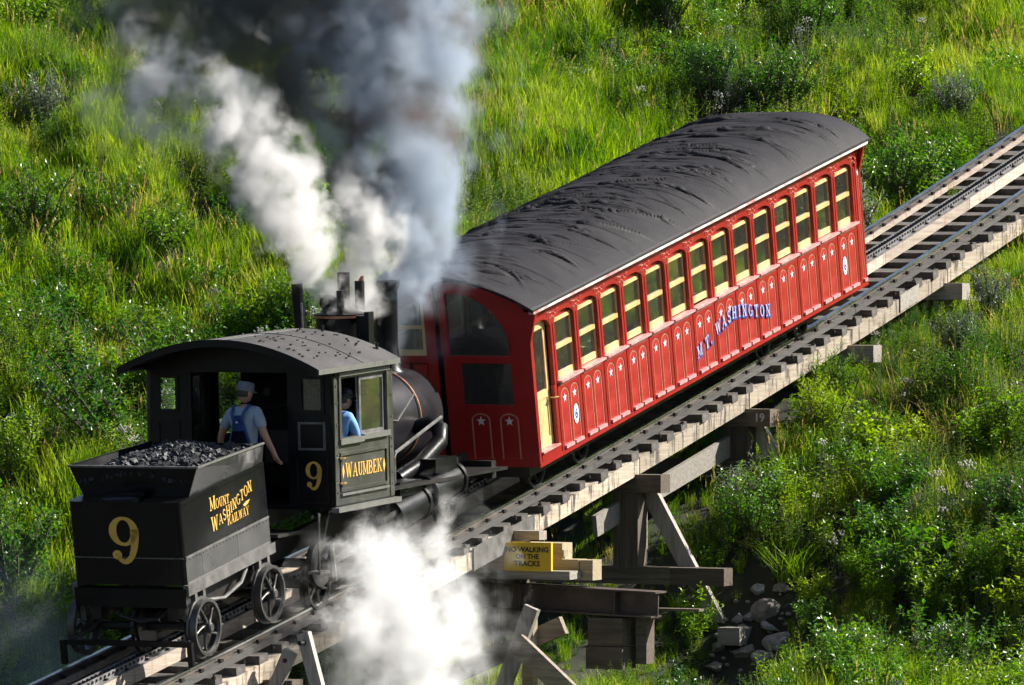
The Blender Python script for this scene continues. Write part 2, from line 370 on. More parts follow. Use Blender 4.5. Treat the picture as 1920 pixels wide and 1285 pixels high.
def star_poly(r, k=0.42, n=5):
    return [((r if i % 2 == 0 else r * k) * math.sin(math.pi * i / n), (r if i % 2 == 0 else r * k) * math.cos(math.pi * i / n)) for i in range(2 * n)]

# ------------------------------------------------------------------ slab-serif letters built from strokes (unit height)
def _arc(cx, cy, rx, ry, a0, a1, w0, w1=None, n=12):
    w1 = w0 if w1 is None else w1; q = []; pts = []
    for i in range(n + 1):
        t = i / n; a = R(a0 + (a1 - a0) * t); w = w0 + (w1 - w0) * abs(math.sin(a))
        pts.append(((cx + (rx - w / 2) * math.cos(a), cy + (ry - w / 2) * math.sin(a)), (cx + (rx + w / 2) * math.cos(a), cy + (ry + w / 2) * math.sin(a))))
    for i in range(n): q.append([pts[i][0], pts[i][1], pts[i + 1][1], pts[i + 1][0]])
    return q
def _ln(x0, y0, x1, y1, w):
    return [[(x0 - w / 2, y0), (x0 + w / 2, y0), (x1 + w / 2, y1), (x1 - w / 2, y1)]]
def _st(x, y0=0, y1=1, w=.17, lo=True, hi=True):
    q = _ln(x, y0, x, y1, w)
    if lo: q += [[(x - .17, y0), (x + .17, y0), (x + .17, y0 + .07), (x - .17, y0 + .07)]]
    if hi: q += [[(x - .17, y1 - .07), (x + .17, y1 - .07), (x + .17, y1), (x - .17, y1)]]
    return q
def _hb(x0, x1, y, h=.08): return [[(x0, y - h / 2), (x1, y - h / 2), (x1, y + h / 2), (x0, y + h / 2)]]
GL = {
 'M': (1.0, _st(.14, w=.09) + _st(.86) + _ln(.14, .98, .5, .12, .15) + _ln(.5, .12, .86, .98, .08)),
 'O': (.84, _arc(.42, .5, .34, .46, 0, 360, .17, .08, 22)), 'U': (.86, _st(.2, .35, 1, lo=False) + _st(.68, .35, 1, .09, lo=False) + _arc(.44, .36, .24, .32, 180, 360, .16, .09)),
 'N': (.9, _st(.17, w=.09) + _st(.73, w=.09) + _ln(.17, .98, .73, .02, .18)), 'T': (.78, _st(.39, hi=False) + _hb(.03, .75, .955, .09) + _ln(.07, .76, .05, .95, .07) + _ln(.71, .76, .73, .95, .07)),
 'W': (1.15, _ln(.34, 0, .14, 1, .16) + _ln(.34, 0, .57, .95, .08) + _ln(.78, 0, .57, .95, .16) + _ln(.78, 0, 1.0, 1, .08) + _hb(.0, .30, .965, .07) + _hb(.86, 1.14, .965, .07)),
 'A': (.92, _ln(.12, 0, .46, 1, .08) + _ln(.78, 0, .46, 1, .17) + _hb(.24, .66, .34, .07) + _hb(.0, .26, .035, .07) + _hb(.62, .94, .035, .07)),
 'S': (.7, _arc(.35, .73, .24, .23, 20, 270, .10, .13) + _arc(.35, .27, .26, .23, 90, -160, .10, .13)), 'H': (.92, _st(.19) + _st(.73) + _hb(.19, .73, .5, .08)),
 'I': (.42, _st(.21)), 'G': (.86, _arc(.42, .5, .33, .46, 40, 325, .16, .08, 18) + _st(.69, .06, .46, .12, lo=False)),
 'R': (.88, _st(.18) + _arc(.40, .745, .26, .215, 90, -90, .15, .08) + _hb(.18, .42, .96, .08) + _hb(.18, .42, .53, .08) + _ln(.76, 0, .44, .52, .16) + _hb(.64, .90, .035, .07)),
 'L': (.74, _st(.18) + _hb(.18, .70, .04, .08) + _ln(.67, .0, .67, .26, .07)), 'Y': (.84, _st(.42, 0, .5, hi=False) + _ln(.42, .45, .12, 1, .16) + _ln(.42, .45, .73, 1, .08) + _hb(.0, .28, .965, .07) + _hb(.6, .86, .965, .07)),
 'B': (.8, _st(.18) + _arc(.38, .745, .24, .215, 90, -90, .15, .08) + _arc(.40, .27, .28, .24, 90, -90, .16, .08) + _hb(.18, .42, .96, .08) + _hb(.18, .42, .51, .08) + _hb(.18, .42, .04, .08)),
 'E': (.74, _st(.18) + _hb(.18, .66, .96, .08) + _hb(.18, .66, .04, .08) + _hb(.18, .5, .51, .07) + _ln(.63, .0, .63, .24, .06) + _ln(.63, .76, .63, 1, .06) + _ln(.5, .41, .5, .62, .05)),
 'K': (.88, _st(.18) + _ln(.3, .48, .72, 1, .08) + _ln(.76, 0, .38, .58, .17) + _hb(.6, .86, .965, .07) + _hb(.62, .92, .035, .07)),
 '.': (.3, [[(.06, 0), (.24, 0), (.24, .18), (.06, .18)]]),
}
def glyph(name, ch, mt, parent, origin, u, w, size, grow=0.0, depth=.003, sx=1.0):
    """origin = middle of the baseline; u writing direction, w up, extruded along u x w"""
    wd, polys = GL[ch]; o = Vector(origin); u = Vector(u); w = Vector(w); n = u.cross(w).normalized(); m = MB()
    for k, p in enumerate(polys):
        c = (sum(a for a, b in p) / len(p), sum(b for a, b in p) / len(p)); q = []
        for a, b in p:
            a2 = a + (grow if a > c[0] else -grow); b2 = b + (grow if b > c[1] else -grow)
            q.append(o + u * ((a2 - wd / 2) * size * sx) + w * (b2 * size) + n * (.00006 * k))
        m.prism(q, n * depth)
    return m.build(name, mt, parent), wd * size * sx
def word(name, txt, mt, parent, start, u, w, size0, size1=None, rise=0.0, gap=.06, sx=1.0, drop=None):
    """letters one after another from start; rise = climb per unit of length"""
    size1 = size0 if size1 is None else size1; u = Vector(u); w = Vector(w); y = 0; o = Vector(start)
    for i, ch in enumerate(txt):
        f = i / max(1, len(txt) - 1); sz = size0 + (size1 - size0) * f
        if i == 0 and drop: sz *= drop
        wd = GL[ch][0] * sz * sx
        glyph(name, ch, mt, parent, o + u * (y + wd / 2) + w * (rise * (y + wd / 2)), u, w, sz, sx=sx); y += wd + gap * sz
    return y

# ------------------------------------------------------------------ terrain

def tz(y):
    y=np.asarray(y,float)
    yc=np.clip(y,-14,30)
    z=.1953*yc+.00127*yc*yc
    z=z+np.where(y<-14,(y+14)*.15,0)+np.where(y>30,(y-30)*.24,0)
    return z
_rng=np.random.RandomState(4)
_W=[]
for lam,amp in ((14,.16),(7,.13),(3.6,.11),(1.9,.08),(1.0,.045)):
    for k in range(5):
        a=_rng.rand()*6.283; _W.append((np.cos(a)*6.283/lam*(.8+.4*_rng.rand()),np.sin(a)*6.283/lam*(.8+.4*_rng.rand()),_rng.rand()*6.283,amp/1.6))
def bumps(x,y):
    z=0
    for kx,ky,ph,am in _W: z=z+am*np.sin(kx*x+ky*y+ph+.7*np.sin(.31*y+.23*x))
    return z
def ground(x,y):
    x=np.asarray(x,float); y=np.asarray(y,float)
    dep=np.interp(y,[-60,-14,-8,-4,-1,2.2,3.6,5.5,7.4,11,14.6,25,60],[4.5,3.0,2.6,2.5,2.35,2.45,2.1,1.65,1.42,.98,.92,1.0,1.0])
    z=tz(y)-dep
    l=np.clip(-x-2.2,0,None); z=z+.30*l*l/(l+1.5)
    r=np.clip(x-2.5,0,None); z=z+.02*r
    u=(x-2.3)*.41-(y-3.4)*.91; v=(x-2.3)*.91+(y-3.4)*.41; g=.62*np.exp(-(v/1.15)**2)*np.clip((u+1.3)/1.2,0,1)*np.clip((11-u)/4,0,1)
    w=np.clip((np.abs(x)-.6)/2.5,.12,1)
    return z-g+bumps(x,y)*w

def tzf(y): return float(tz(y))
def gz(x, y): return float(ground(x, y))

def make_ground():
    xs = np.unique(np.concatenate([np.linspace(-420, -26, 40), np.arange(-26, 16, 0.33), np.linspace(16, 420, 40)]))
    ys = np.unique(np.concatenate([np.linspace(-300, -14, 36), np.arange(-14, 44, 0.33), np.linspace(44, 700, 50)]))
    X, Y = np.meshgrid(xs, ys, indexing='ij')
    Z = ground(X, Y)
    n, m = X.shape
    v = np.stack([X, Y, Z], -1).reshape(-1, 3)
    i, j = np.meshgrid(np.arange(n - 1), np.arange(m - 1), indexing='ij')
    a = (i * m + j).ravel()
    f = np.stack([a, a + m, a + m + 1, a + 1], -1)
    me = bpy.data.meshes.new("ground")
    me.vertices.add(len(v)); me.vertices.foreach_set("co", v.ravel())
    me.loops.add(len(f) * 4); me.loops.foreach_set("vertex_index", f.ravel())
    me.polygons.add(len(f)); me.polygons.foreach_set("loop_start", np.arange(len(f)) * 4)
    me.polygons.foreach_set("use_smooth", np.ones(len(f), bool))
    me.update(calc_edges=True); me.materials.append(M_soil)
    return tag(link("ground", me), kind="structure")
make_ground()

# ------------------------------------------------------------------ track on the trestle
Y0, Y1 = -16.0, 32.0
def sweep(mb, x0, x1, za, zb, ya, yb, step=0.8):
    n = max(1, int(math.ceil((yb - ya) / step)))
    ring = []
    for i in range(n + 1):
        y = ya + (yb - ya) * i / n; z = tzf(y)
        ring.append([(x0, y, z + za), (x1, y, z + za), (x1, y, z + zb), (x0, y, z + zb)])
    vs = [p for r in ring for p in r]
    fs = [(3, 2, 1, 0), tuple(4 * n + k for k in range(4))]
    for i in range(n):
        for k in range(4):
            fs.append((4 * i + k, 4 * i + (k + 1) % 4, 4 * i + 4 + (k + 1) % 4, 4 * i + 4 + k))
    return mb.add(vs, fs)

track = thing("railway_track", "long inclined cog railway track of rails, rack and timber ties on the trestle", "track", (0, 0, 0))
for s in (-1, 1):
    m = MB(); sweep(m, s * .745 - .011, s * .745 + .011, -.075, -.024, Y0, Y1); sweep(m, s * .745 - .055, s * .745 + .055, -.088, -.076, Y0, Y1)
    r = m.build("rail", M_rail, track)
    m = MB(); sweep(m, s * .745 - .031, s * .745 + .031, -.024, 0, Y0, Y1); m.build("rail_head", M_railtop, r)
    m = MB(); y = Y0 + .2
    while y < Y1 - .2:
        z = tzf(y)
        for q in (-1, 1): m.box(s * .745 + q * .055 - .018, s * .745 + q * .055 + .018, y - .04, y + .04, z - .088, z - .048)
        y += .48
    tag(m.build("rail_spike", M_iron, r), kind="stuff")
    y = -14.9; k = 0
    while y < Y1:
        m = MB(); sweep(m, s * .745 - .075, s * .745 + .075, -.165, -.090, y + .006, min(y + 4.4, Y1) - .006)
        m.build("rail_bearer", W_bearer_dk if s > 0 else W_bearer, track); y += 4.4
# rack: two angle bars with rungs between them, on its own pale stringer
y = -15.3
while y < Y1:
    m = MB(); sweep(m, -.105, .105, -.165, .0, y + .008, min(y + 3.3, Y1) - .008); m.build("rack_stringer", W_bearer, track); y += 3.3
rack = MB(); sweep(rack, .052, .066, .003, .085, Y0, Y1); sweep(rack, .066, .115, .003, .014, Y0, Y1)
sweep(rack, -.066, -.052, .003, .085, Y0, Y1); sweep(rack, -.115, -.066, .003, .014, Y0, Y1)
rk = rack.build("rack_rail", M_rack, track)
m = MB(); y = Y0 + .05
while y < Y1:
    z = tzf(y) + .058; m.cyl((-.052, y, z), (.052, y, z), .020, n=6, cap=False); y += .1
tag(m.build("rack_rung", M_grease, rk), kind="stuff")
m = MB(); sweep(m, -.051, .051, .003, .012, Y0, Y1); m.build("grease_bed", M_grease, rk)
m = MB(); y = Y0 + .05
while y < Y1:
    z = tzf(y) + .058; m.cyl((.066, y, z), (.080, y, z), .016, n=6)
    if int(y * 10) % 5 == 0: m.box(.072, .105, y - .02, y + .02, z - .045, z - .02)
    y += .1
tag(m.build("rack_bolt", M_iron, rk), kind="stuff")
# ties
tie_me = [MB().box(-.965, .962, -.095, .095, -.055, .055).mesh("tie", W_tie), MB().box(-.98, .955, -.085, .085, -.055, .055).mesh("tie", W_tie), MB().box(-.95, .975, -.11, .11, -.055, .055).mesh("tie", W_tie)]
y = Y0 + .3
while y < Y1:
    g = math.atan(.1953 + .00254 * y)
    o = link("tie", tie_me[rnd.randrange(3)], track, (rnd.uniform(-.025, .025), y, tzf(y) - .222), (g + rnd.uniform(-.03, .03), rnd.uniform(-.006, .006), rnd.uniform(-.025, .025)))
    y += .555 + rnd.uniform(-.045, .045)
# outer stringers (joints at the bents), dirty plate over one joint
for s in (-1, 1):
    for k in range(-5, 9):
        ya = .2 + 3.6 * k + (.0 if s > 0 else .3); yb = ya + 3.6
        if yb < Y0 or ya > Y1: continue
        m = MB(); sweep(m, s * .965 - (.19 if s > 0 else 0), s * .965 + (.19 if s < 0 else 0), -.475, -.262, max(ya, Y0) + .015, min(yb, Y1) - .015)
        m.build("stringer", W_string, track)
m = MB(); sweep(m, .967, .990, -.49, -.215, -1.25, .52); o = m.build("joint_plate", M_frame, track)
o['label'] = "grey steel plate bolted over the stringer joint"
m = MB(); sweep(m, .967, .985, -.44, -.215, 12.75, 13.45); m.build("joint_plate", W_grey, track)
m = MB(); y = Y0 + .5
while y < Y1:
    z = tzf(y)
    m.cyl((.93, y + .03, z - .168), (.93, y + .03, z - .142), .028, n=8); m.cyl((.93, y + .03, z - .16), (.93, y + .03, z - .115), .012, n=6); y += .74
tag(m.build("tie_bolt", M_iron, track), kind="stuff")

# ------------------------------------------------------------------ trestle bents
def bent(y, label, zg, batter=0.25, sill=True, posts=(.83,), brace=True, capx=1.32, capw=W_cap):
    zt = tzf(y) - .478
    b = thing("trestle_bent", label, "trestle bent", (0, y, zt), group="timber bents under the track")
    MB().box(-capx, capx, -.15, .15, -.23, 0).build("cap", capw, b)
    zs = zg - zt
    for s in (-1, 1):
        for p in posts:
            MB().box(s * p - .17, s * p + .17, -.14, .14, zs + .22, -.232).build("post", W_post, b)
        if brace:
            m = MB(); m.beam((s * 1.0, .20, -.24), (s * (1.0 + batter * (-.24 - zs) / 1.0), .20, zs + .05), .20, .10, up=(0, 1, 0)); m.build("brace", W_brace, b)
    return b, zt, zs
b1, zt1, zs1 = bent(3.8, "timber bent with a brown post on a long low timber and a grey raking brace", -1.1, 0.0, brace=False)
MB().box(-1.9, 1.44, -.14, .14, -.88 - zt1 - .22, -.88 - zt1).build("sill", W_cap, b1)
o = MB().box(1.445, 2.18, -.135, .145, -.885 - zt1 - .22, -.885 - zt1).build("sill", W_cap, b1); o['label'] = "outer length of the long sill, paler end"
MB().beam((.97, .22, .12 - zt1), (2.02, .22, -1.72 - zt1), .21, .10, up=(0, 1, 0)).build("brace", W_brace, b1)
MB().beam((-.97, .22, .12 - zt1), (-2.02, .22, -1.5 - zt1), .21, .10, up=(0, 1, 0)).build("brace", W_brace, b1)
MB().box(.68, .97, .15, .24, -.88 - zt1 + .02, -.24).build("backing_plank", W_braceb, b1)
MB().box(2.14, 2.44, -.25, .45, -1.84 - zt1, -1.62 - zt1).build("foot_block", W_grey, b1)
b2, zt2, zs2 = bent(7.4, "timber bent with the white number 19 on its cap end", .16, .55, brace=True, capx=1.32)
MB().box(-1.8, 1.6, -.13, .13, zs2, zs2 + .22).build("sill", W_cap, b2)
place_text("number", "19", M_star, b2, (1.17, -.151, -.115), (1, 0, 0), (0, 0, 1), .15, .003, .002)
b3, zt3, zs3 = bent(11.0, "low timber bent half hidden in brown grass beside the upper coach end", 1.3, .5, brace=False, capx=1.34, capw=W_grey)
b4, zt4, zs4 = bent(14.6, "uppermost timber bent whose cap end sits on the grass bank", 2.1, .5, brace=False, capx=1.24, capw=W_grey)
b4b, _, _ = bent(18.2, "timber bent beyond the top of the coach, sunk in weeds", 3.0, .5, brace=False, capx=1.2)
b0, zt0, zs0 = bent(.2, "timber bent whose cap end shows just above the yellow sign", -1.8, .3, brace=False, capx=1.57, capw=W_new)
b5, zt5, zs5 = bent(-3.4, "timber bent behind the big steam cloud", -2.9, .4, brace=True)
b6, zt6, zs6 = bent(-6.75, "timber bent with two pale raking planks below the tender", -3.4, .2, brace=False)
MB().beam((1.44, -.05, -1.24 - zt6), (1.86, -.05, -2.7 - zt6), .15, .09, up=(0, 1, 0), ext=.04).build("brace", W_brace, b6)
MB().beam((1.30, -.16, -1.44 - zt6), (.62, -.16, -2.9 - zt6), .15, .09, up=(0, 1, 0), ext=.04).build("brace", W_brace, b6)
for px, pz in ((1.455, -1.31), (1.27, -1.51)):
    MB().cyl((px, -.215, pz - zt6), (px, -.07, pz - zt6), .028, n=8).build("bolt", M_iron, b6)
b7, zt7, zs7 = bent(-10.3, "lowest timber bent at the downhill end of the trestle", -4.2, .2, brace=True)
# long plank tying two bents together under the track
tie_pl = tag(MB().beam((.72, 2.95, -.35), (.72, 7.55, .60), .06, .27, up=(0, 0, 1)).build("tie_plank", W_grey), "wide pale plank slanting up between two bents under the track", "plank")
# cribbing beside the sign
tag(MB().box(-1.3, 1.33, -.10, .12, -.40, -.29).build("timber", W_grey), "grey timber with a weathered end lying just above the yellow sign", "timber", "timbers stacked round the yellow sign")
tag(MB().box(-.6, 1.16, -.16, .02, -.455, -.41).build("plank", W_new), "short thin pale plank lying along the top edge of the sign", "plank", "timbers stacked round the yellow sign")
tag(MB().box(-.9, 1.60, .03, .15, -.60, -.52).build("timber", W_new), "small pale timber whose end peeks out beside the sign's right edge", "timber", "timbers stacked round the yellow sign")
tag(MB().box(-1.1, 1.79, .045, .30, -.89, -.635).build("timber", W_new), "wide squared timber with a sunlit end right of the sign", "timber", "timbers stacked round the yellow sign")
tag(MB().box(1.795, 1.97, .06, .33, -.885, -.64).build("block", W_new), "short squared block standing against the wide timber's end", "block", "timbers stacked round the yellow sign")
tag(MB().box(-.4, 1.82, -.29, .04, -.865, -.765).build("plank", W_grey), "grey plank under the yellow sign on the steel girder", "plank", "timbers stacked round the yellow sign")
gd = thing("steel_girder", "rusty brown steel girder lying across under the track", "girder", (0, .12, -.905), (0, R(2.0), 0))
MB().box(-2.2, 2.85, -.17, .17, -.022, 0).build("top_flange", M_girder, gd)
MB().box(-2.2, 2.82, -.012, .012, -.298, -.022).build("web", M_girder, gd)
MB().box(-2.2, 2.80, -.17, .17, -.32, -.298).build("bottom_flange", M_girder, gd)
MB().box(2.3, 2.315, -.16, -.014, -.297, -.023).build("stiffener", M_girder, gd)
pr_ = thing("timber_pier", "dark stacked timber pier under the right end of the steel girder", "pier", (2.16, .12, -1.95))
for k, (a, b_) in enumerate(((.0, .27), (.28, .62))):
    MB().box(-.22 + .03 * k, .26, -.20, .22, a, b_).build("pier_timber", W_cap, pr_)
MB().box(.33, .47, .06, .30, .06, .61).build("pier_timber", W_cap, pr_)
tag(MB().box(1.6, 3.25, .35, .50, -1.25, -1.22).build("board", W_cap), "thin dark board reaching right from the girder's end", "board")
sb = thing("shoring_frame", "crossed pale planks propping the girder beside the steam", "shoring", (0, -.75, -1.2))
MB().beam((1.56, -.06, .02), (1.02, -.06, -1.35), .19, .09, up=(0, 1, 0)).build("brace", W_brace, sb)
MB().beam((1.40, -.17, -.40), (2.6, -.17, -1.42), .25, .09, up=(0, 1, 0)).build("brace", W_braceb, sb)
MB().box(1.40, 1.54, .0, .14, -1.5, .0).build("post", W_new, sb)
MB().beam((.2, .22, -.92), (1.85, .22, -.20), .22, .10, up=(0, 1, 0)).build("brace", W_braceb, sb)

# warning sign
sg = thing("warning_sign", "yellow warning sign reading no walking on the tracks", "sign", (0, -.31, -.765))
MB().box(.965, 1.575, -.012, .012, 0, .345).build("board", M_sign, sg)
m = MB(); m.box(1.5752, 1.592, -.02, .03, 0, .345); m.build("edge", M_sign, sg)
for i, (tx, zz, sz) in enumerate((("NO WALKING", .255, .086), ("ON THE", .17, .082), ("TRACKS", .085, .090))):
    place_text("lettering", tx, M_signink, sg, (1.27, -.0135, zz), (1, 0, 0), (0, 0, 1), sz, .0035, .001, sx=1.02)

# ------------------------------------------------------------------ coach
GC = math.atan(0.202)
coach = thing("railway_coach", "red inclined railway coach with yellow window sashes and black felt roof", "railway coach", (0, 0, .529), (GC, 0, 0))
CL, HW, PIT, T0 = 10.97, 1.30, .717, .677
EAVE = 1.85
NB = 14
def roof_n(x, t):
    return EAVE + .43 * (1 - min(1, abs(x) / 1.40) ** 2.25)

def arch_pts(a, b, zs, rise, n=10):
    c = (a + b) / 2; h = (b - a) / 2
    return [(c - h * math.cos(math.pi * i / n), zs + rise * math.sin(math.pi * i / n)) for i in range(n + 1)]

def side_meshes():
    d = {}
    # y is measured from the bay's downhill boundary; x is the outside face
    fr = MB()
    ar = arch_pts(.060, .657, 1.60, .105)
    fr.strip([(HW, y, z) for y, z in ar], [(HW, y, 1.76) for y, z in ar], (-.055, 0, 0))
    fr.box(HW - .045, HW, .0, .060, 1.60, 1.76); fr.box(HW - .055, HW, .657, PIT, 1.60, 1.76)
    d['lintel'] = fr.mesh("lintel", M_red)
    po = MB(); po.box(HW - .055, HW, -.085, -.012, .0, .844); po.box(HW - .055, HW, .012, .085, .0, .844); po.box(HW - .055, HW, -.060, -.012, .8441, 1.60); po.box(HW - .055, HW, .012, .060, .8441, 1.60); po.box(HW - .06, HW - .022, -.012, .012, .0, 1.60)
    d['post'] = po.mesh("post", M_red)
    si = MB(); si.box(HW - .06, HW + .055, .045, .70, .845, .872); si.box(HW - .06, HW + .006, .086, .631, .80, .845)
    d['sill'] = si.mesh("window_sill", M_glint)
    # two recessed panel openings below each window: head piece with two arches, mid stile
    hd = MB()
    for a, b in ((.086, .335), (.382, .631)):
        p = arch_pts(a, b, .655, .10)
        hd.strip([(HW - .002, y, z) for y, z in p], [(HW - .002, y, .80) for y, z in p], (-.05, 0, 0))
    hd.box(HW - .052, HW - .002, .335, .382, .0, .80)
    d['panel_head'] = hd.mesh("panel_head", M_red)
    pn = MB(); pn.box(HW - .030, HW - .011, -.1245, .1245, .03, .755)
    d['panel'] = pn.mesh("panel", M_redpanel)
    tr = MB(); w = .022
    o = [(-.1245, .05)] + arch_pts(-.1245, .1245, .655, .10) + [(.1245, .05)]
    i_ = [(-.1245 + w, .05)] + arch_pts(-.1245 + w, .1245 - w, .655, .10 - w) + [(.1245 - w, .05)]
    tr.strip([(HW - .0108, y, z) for y, z in i_], [(HW - .0108, y, z) for y, z in o], (.004, 0, 0))
    d['stripe'] = tr.mesh("stripe", M_tan)
    st = MB(); st.prism([(HW - .0108, y, z + .625) for y, z in star_poly(.062)], (.005, 0, 0)); d['star'] = st.mesh("star", M_star)
    lg = MB(); lg.box(HW - .0105, HW + .026, -.122, .122, .012, .05); d['ledge'] = lg.mesh("ledge", M_glint)
    # sash: stiles, top, meeting and bottom rails
    sa = MB(); x0, x1 = HW - .085, HW - .048
    sa.box(x0, x1, .061, .093, .86, 1.70); sa.box(x0, x1, .624, .656, .86, 1.70)
    d['stiles'] = sa.mesh("stile", M_yellow)
    for nm, za, zb, xo in (('bottom_rail', .873, .955, .0), ('meeting_rail', 1.24, 1.297, .012), ('top_rail', 1.58, 1.63, .006)):
        d[nm] = MB().box(x0 + .004, x1 + xo, .0935, .6235, za, zb).mesh(nm, M_yellow)
    d['top_fill'] = MB().strip([(x0 + .006, y, 1.60) for y, z in ar], [(x0 + .006, y, z + .03) for y, z in ar], (.03, 0, 0)).mesh("head_filler", M_red)
    d['pane'] = MB().box(HW - .068, HW - .063, .0935, .6235, .94, 1.60).mesh("pane", M_glass)
    return d
SM = side_meshes()
def mirrored(me):
    m = me.copy()
    for v in m.vertices: v.co.x = -v.co.x
    m.flip_normals(); return m
for s in (1, -1):
    S = SM if s > 0 else {k: mirrored(v) for k, v in SM.items()}
    for k in range(NB):
        y = T0 + PIT * k
        link("post", S['post'], coach, (0, y, 0))
        link("lintel", S['lintel'], coach, (0, y, 0))
        link("window_sill", S['sill'], coach, (0, y, 0))
        link("panel_head", S['panel_head'], coach, (0, y, 0))
        # lower sashes sit at different heights: some bottom rails are lifted
        win = link("window", S['stiles'], coach, (0, y, 0))
        lift = [0, .012, 0, .02, .0, .015, .03, 0, .01, 0, .02, 0, .012, 0][k]
        link("bottom_rail", S['bottom_rail'], win, (0, 0, lift)); link("meeting_rail", S['meeting_rail'], win, (0, 0, lift)); link("top_rail", S['top_rail'], win)
        link("head_filler", S['top_fill'], win); link("pane", S['pane'], win)
        for q, c in enumerate((.2105, .5065)):
            p = link("panel", S['panel'], coach, (0, y + c, 0))
            if s > 0:
                link("stripe", S['stripe'], p); link("star", S['star'], p)
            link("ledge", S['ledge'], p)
    yE = T0 + PIT * NB
    link("post", S['post'], coach, (0, yE, 0))
    # closing pilaster at the uphill end with one tall arched panel and a star near its top
    x = s * HW
    def bx(xa, xb): return (min(s * xa, s * xb), max(s * xa, s * xb))
    a, b = bx(HW - .055, HW)
    m = MB(); m.box(a, b, yE + .086, yE + .105, .0, 1.76); m.box(a, b, CL - .045, CL, .0, 1.76)
    pa = arch_pts(yE + .105, CL - .045, 1.55, .06)
    m.strip([(x, yy, zz) for yy, zz in pa], [(x, yy, 1.76) for yy, zz in pa], (-s * .055, 0, 0)); m.build("corner_pilaster", M_red, coach)
    a, b = bx(HW - .030, HW - .011)
    p = MB().box(a, b, yE + .105, CL - .045, .03, 1.62).build("panel", M_redpanel, coach)
    if s > 0:
        w = .018; oo = [(yE + .108, .05)] + arch_pts(yE + .108, CL - .048, 1.55, .058) + [(CL - .048, .05)]
        ii = [(yE + .108 + w, .05)] + arch_pts(yE + .108 + w, CL - .048 - w, 1.55, .05) + [(CL - .048 - w, .05)]
        MB().strip([(HW - .0108, yy, zz) for yy, zz in ii], [(HW - .0108, yy, zz) for yy, zz in oo], (.004, 0, 0)).build("stripe", M_tan, p)
        MB().prism([(HW - .0108, yE + .17 + yy * .8, 1.50 + zz) for yy, zz in star_poly(.055)], (.005, 0, 0)).build("star", M_star, p)
    a, b = bx(HW - .0105, HW + .024); MB().box(a, b, yE + .106, CL - .046, .012, .05).build("ledge", M_glint, p)
    # downhill corner post and the door bay
    a, b = bx(HW - .055, HW)
    m = MB(); m.box(a, b, 0.0, .075, .0, 1.76)
    pa = arch_pts(.075, T0 - .085, 1.60, .105); m.strip([(x, yy, zz) for yy, zz in pa], [(x, yy, 1.76) for yy, zz in pa], (-s * .055, 0, 0)); m.box(a, b, T0 - .085, T0, 1.60, 1.76)
    m.build("door_frame", M_red, coach)
    a, b = bx(HW - .09, HW + .006); m = MB().box(a, b, .076, T0 - .087, .0, .10); m.build("door_step", M_red, coach)
    a, b = bx(HW - .09, HW + .03); MB().box(a, b, .076, T0 - .087, .1005, .122).build("door_sill", M_glint, coach)
    # door leaf
    xa, xb = bx(HW - .105, HW - .065)
    dm = MB(); ya, yb = .08, T0 - .09
    dm.box(xa, xb, ya, ya + .06, .125, 1.70); dm.box(xa, xb, yb - .075, yb, .125, 1.70)
    dm.box(xa, xb, ya + .06, yb - .075, .125, .235); dm.box(xa, xb, ya + .06, yb - .075, .72, .82); dm.box(xa, xb, ya + .06, yb - .075, 1.58, 1.70)
    dr = dm.build("door", M_yellow, coach)
    xc, xd = bx(HW - .095, HW - .078); MB().box(xc, xd, ya + .06, yb - .075, .235, .72).build("door_panel", M_yellow, dr)
    xc, xd = bx(HW - .088, HW - .083); MB().box(xc, xd, ya + .06, yb - .075, .82, 1.58).build("pane", M_glass, dr)
    xc, xd = bx(HW - .065, HW + .012); MB().tube([(s * (HW - .065), yb - .03, .70), (s * (HW + .01), yb - .03, .70), (s * (HW + .01), yb + .07, .685)], .011, 6).build("handle", M_brass, dr)
    # bottom rail, fascia, eave board
    a, b = bx(HW - .07, HW + .004); MB().box(a, b, 0, CL, -.055, -.001).build("bottom_rail", M_red, coach)
    m = MB(); xi = s * (HW - .055)
    q0 = [(xi, 0, 1.761), (s * HW, 0, 1.761), (s * (HW + .075), 0, EAVE + .03), (xi, 0, EAVE + .03)]
    m.hexa(q0, [(p_[0], CL, p_[2]) for p_ in q0]); m.build("fascia", M_red, coach)
    # bracket that flares out under the eave at each end
    for yy in (.001, CL - .05):
        MB().prism([(s * (HW + .001), yy, 1.50), (s * (HW + .10), yy, EAVE + .02), (s * (HW + .001), yy, EAVE + .02)], (0, .05, 0)).build("eave_bracket", M_red, coach)
    a, b = bx(HW + .04, HW + .105)
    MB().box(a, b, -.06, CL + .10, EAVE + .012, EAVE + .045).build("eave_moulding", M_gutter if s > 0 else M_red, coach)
# painted scroll ornaments along the fascia (near side)
sc = MB()
for k in range(NB + 1):
    y = T0 + PIT * k
    for dy, dz, r, a0 in ((-.10, .02, .035, 0), (-.04, .06, .03, 2), (.04, .06, .03, 1), (.10, .02, .035, 3), (0, -.05, .028, .5), (.17, .07, .022, 2.2), (-.17, .07, .022, .4), (-.055, -.055, .018, 1), (.055, -.055, .018, 2)):
        pts = [(HW + .004, y + dy + r * math.cos(a0 + i * .75), 1.715 + dz * .8 + r * .8 * math.sin(a0 + i * .75)) for i in range(6)]
        sc.tube(pts, .0055, 4)
tag(sc.build("scroll_ornament", mat("scroll_gilt", (0.55, 0.22, 0.15), rough=.45, var=.2), coach), kind="stuff")

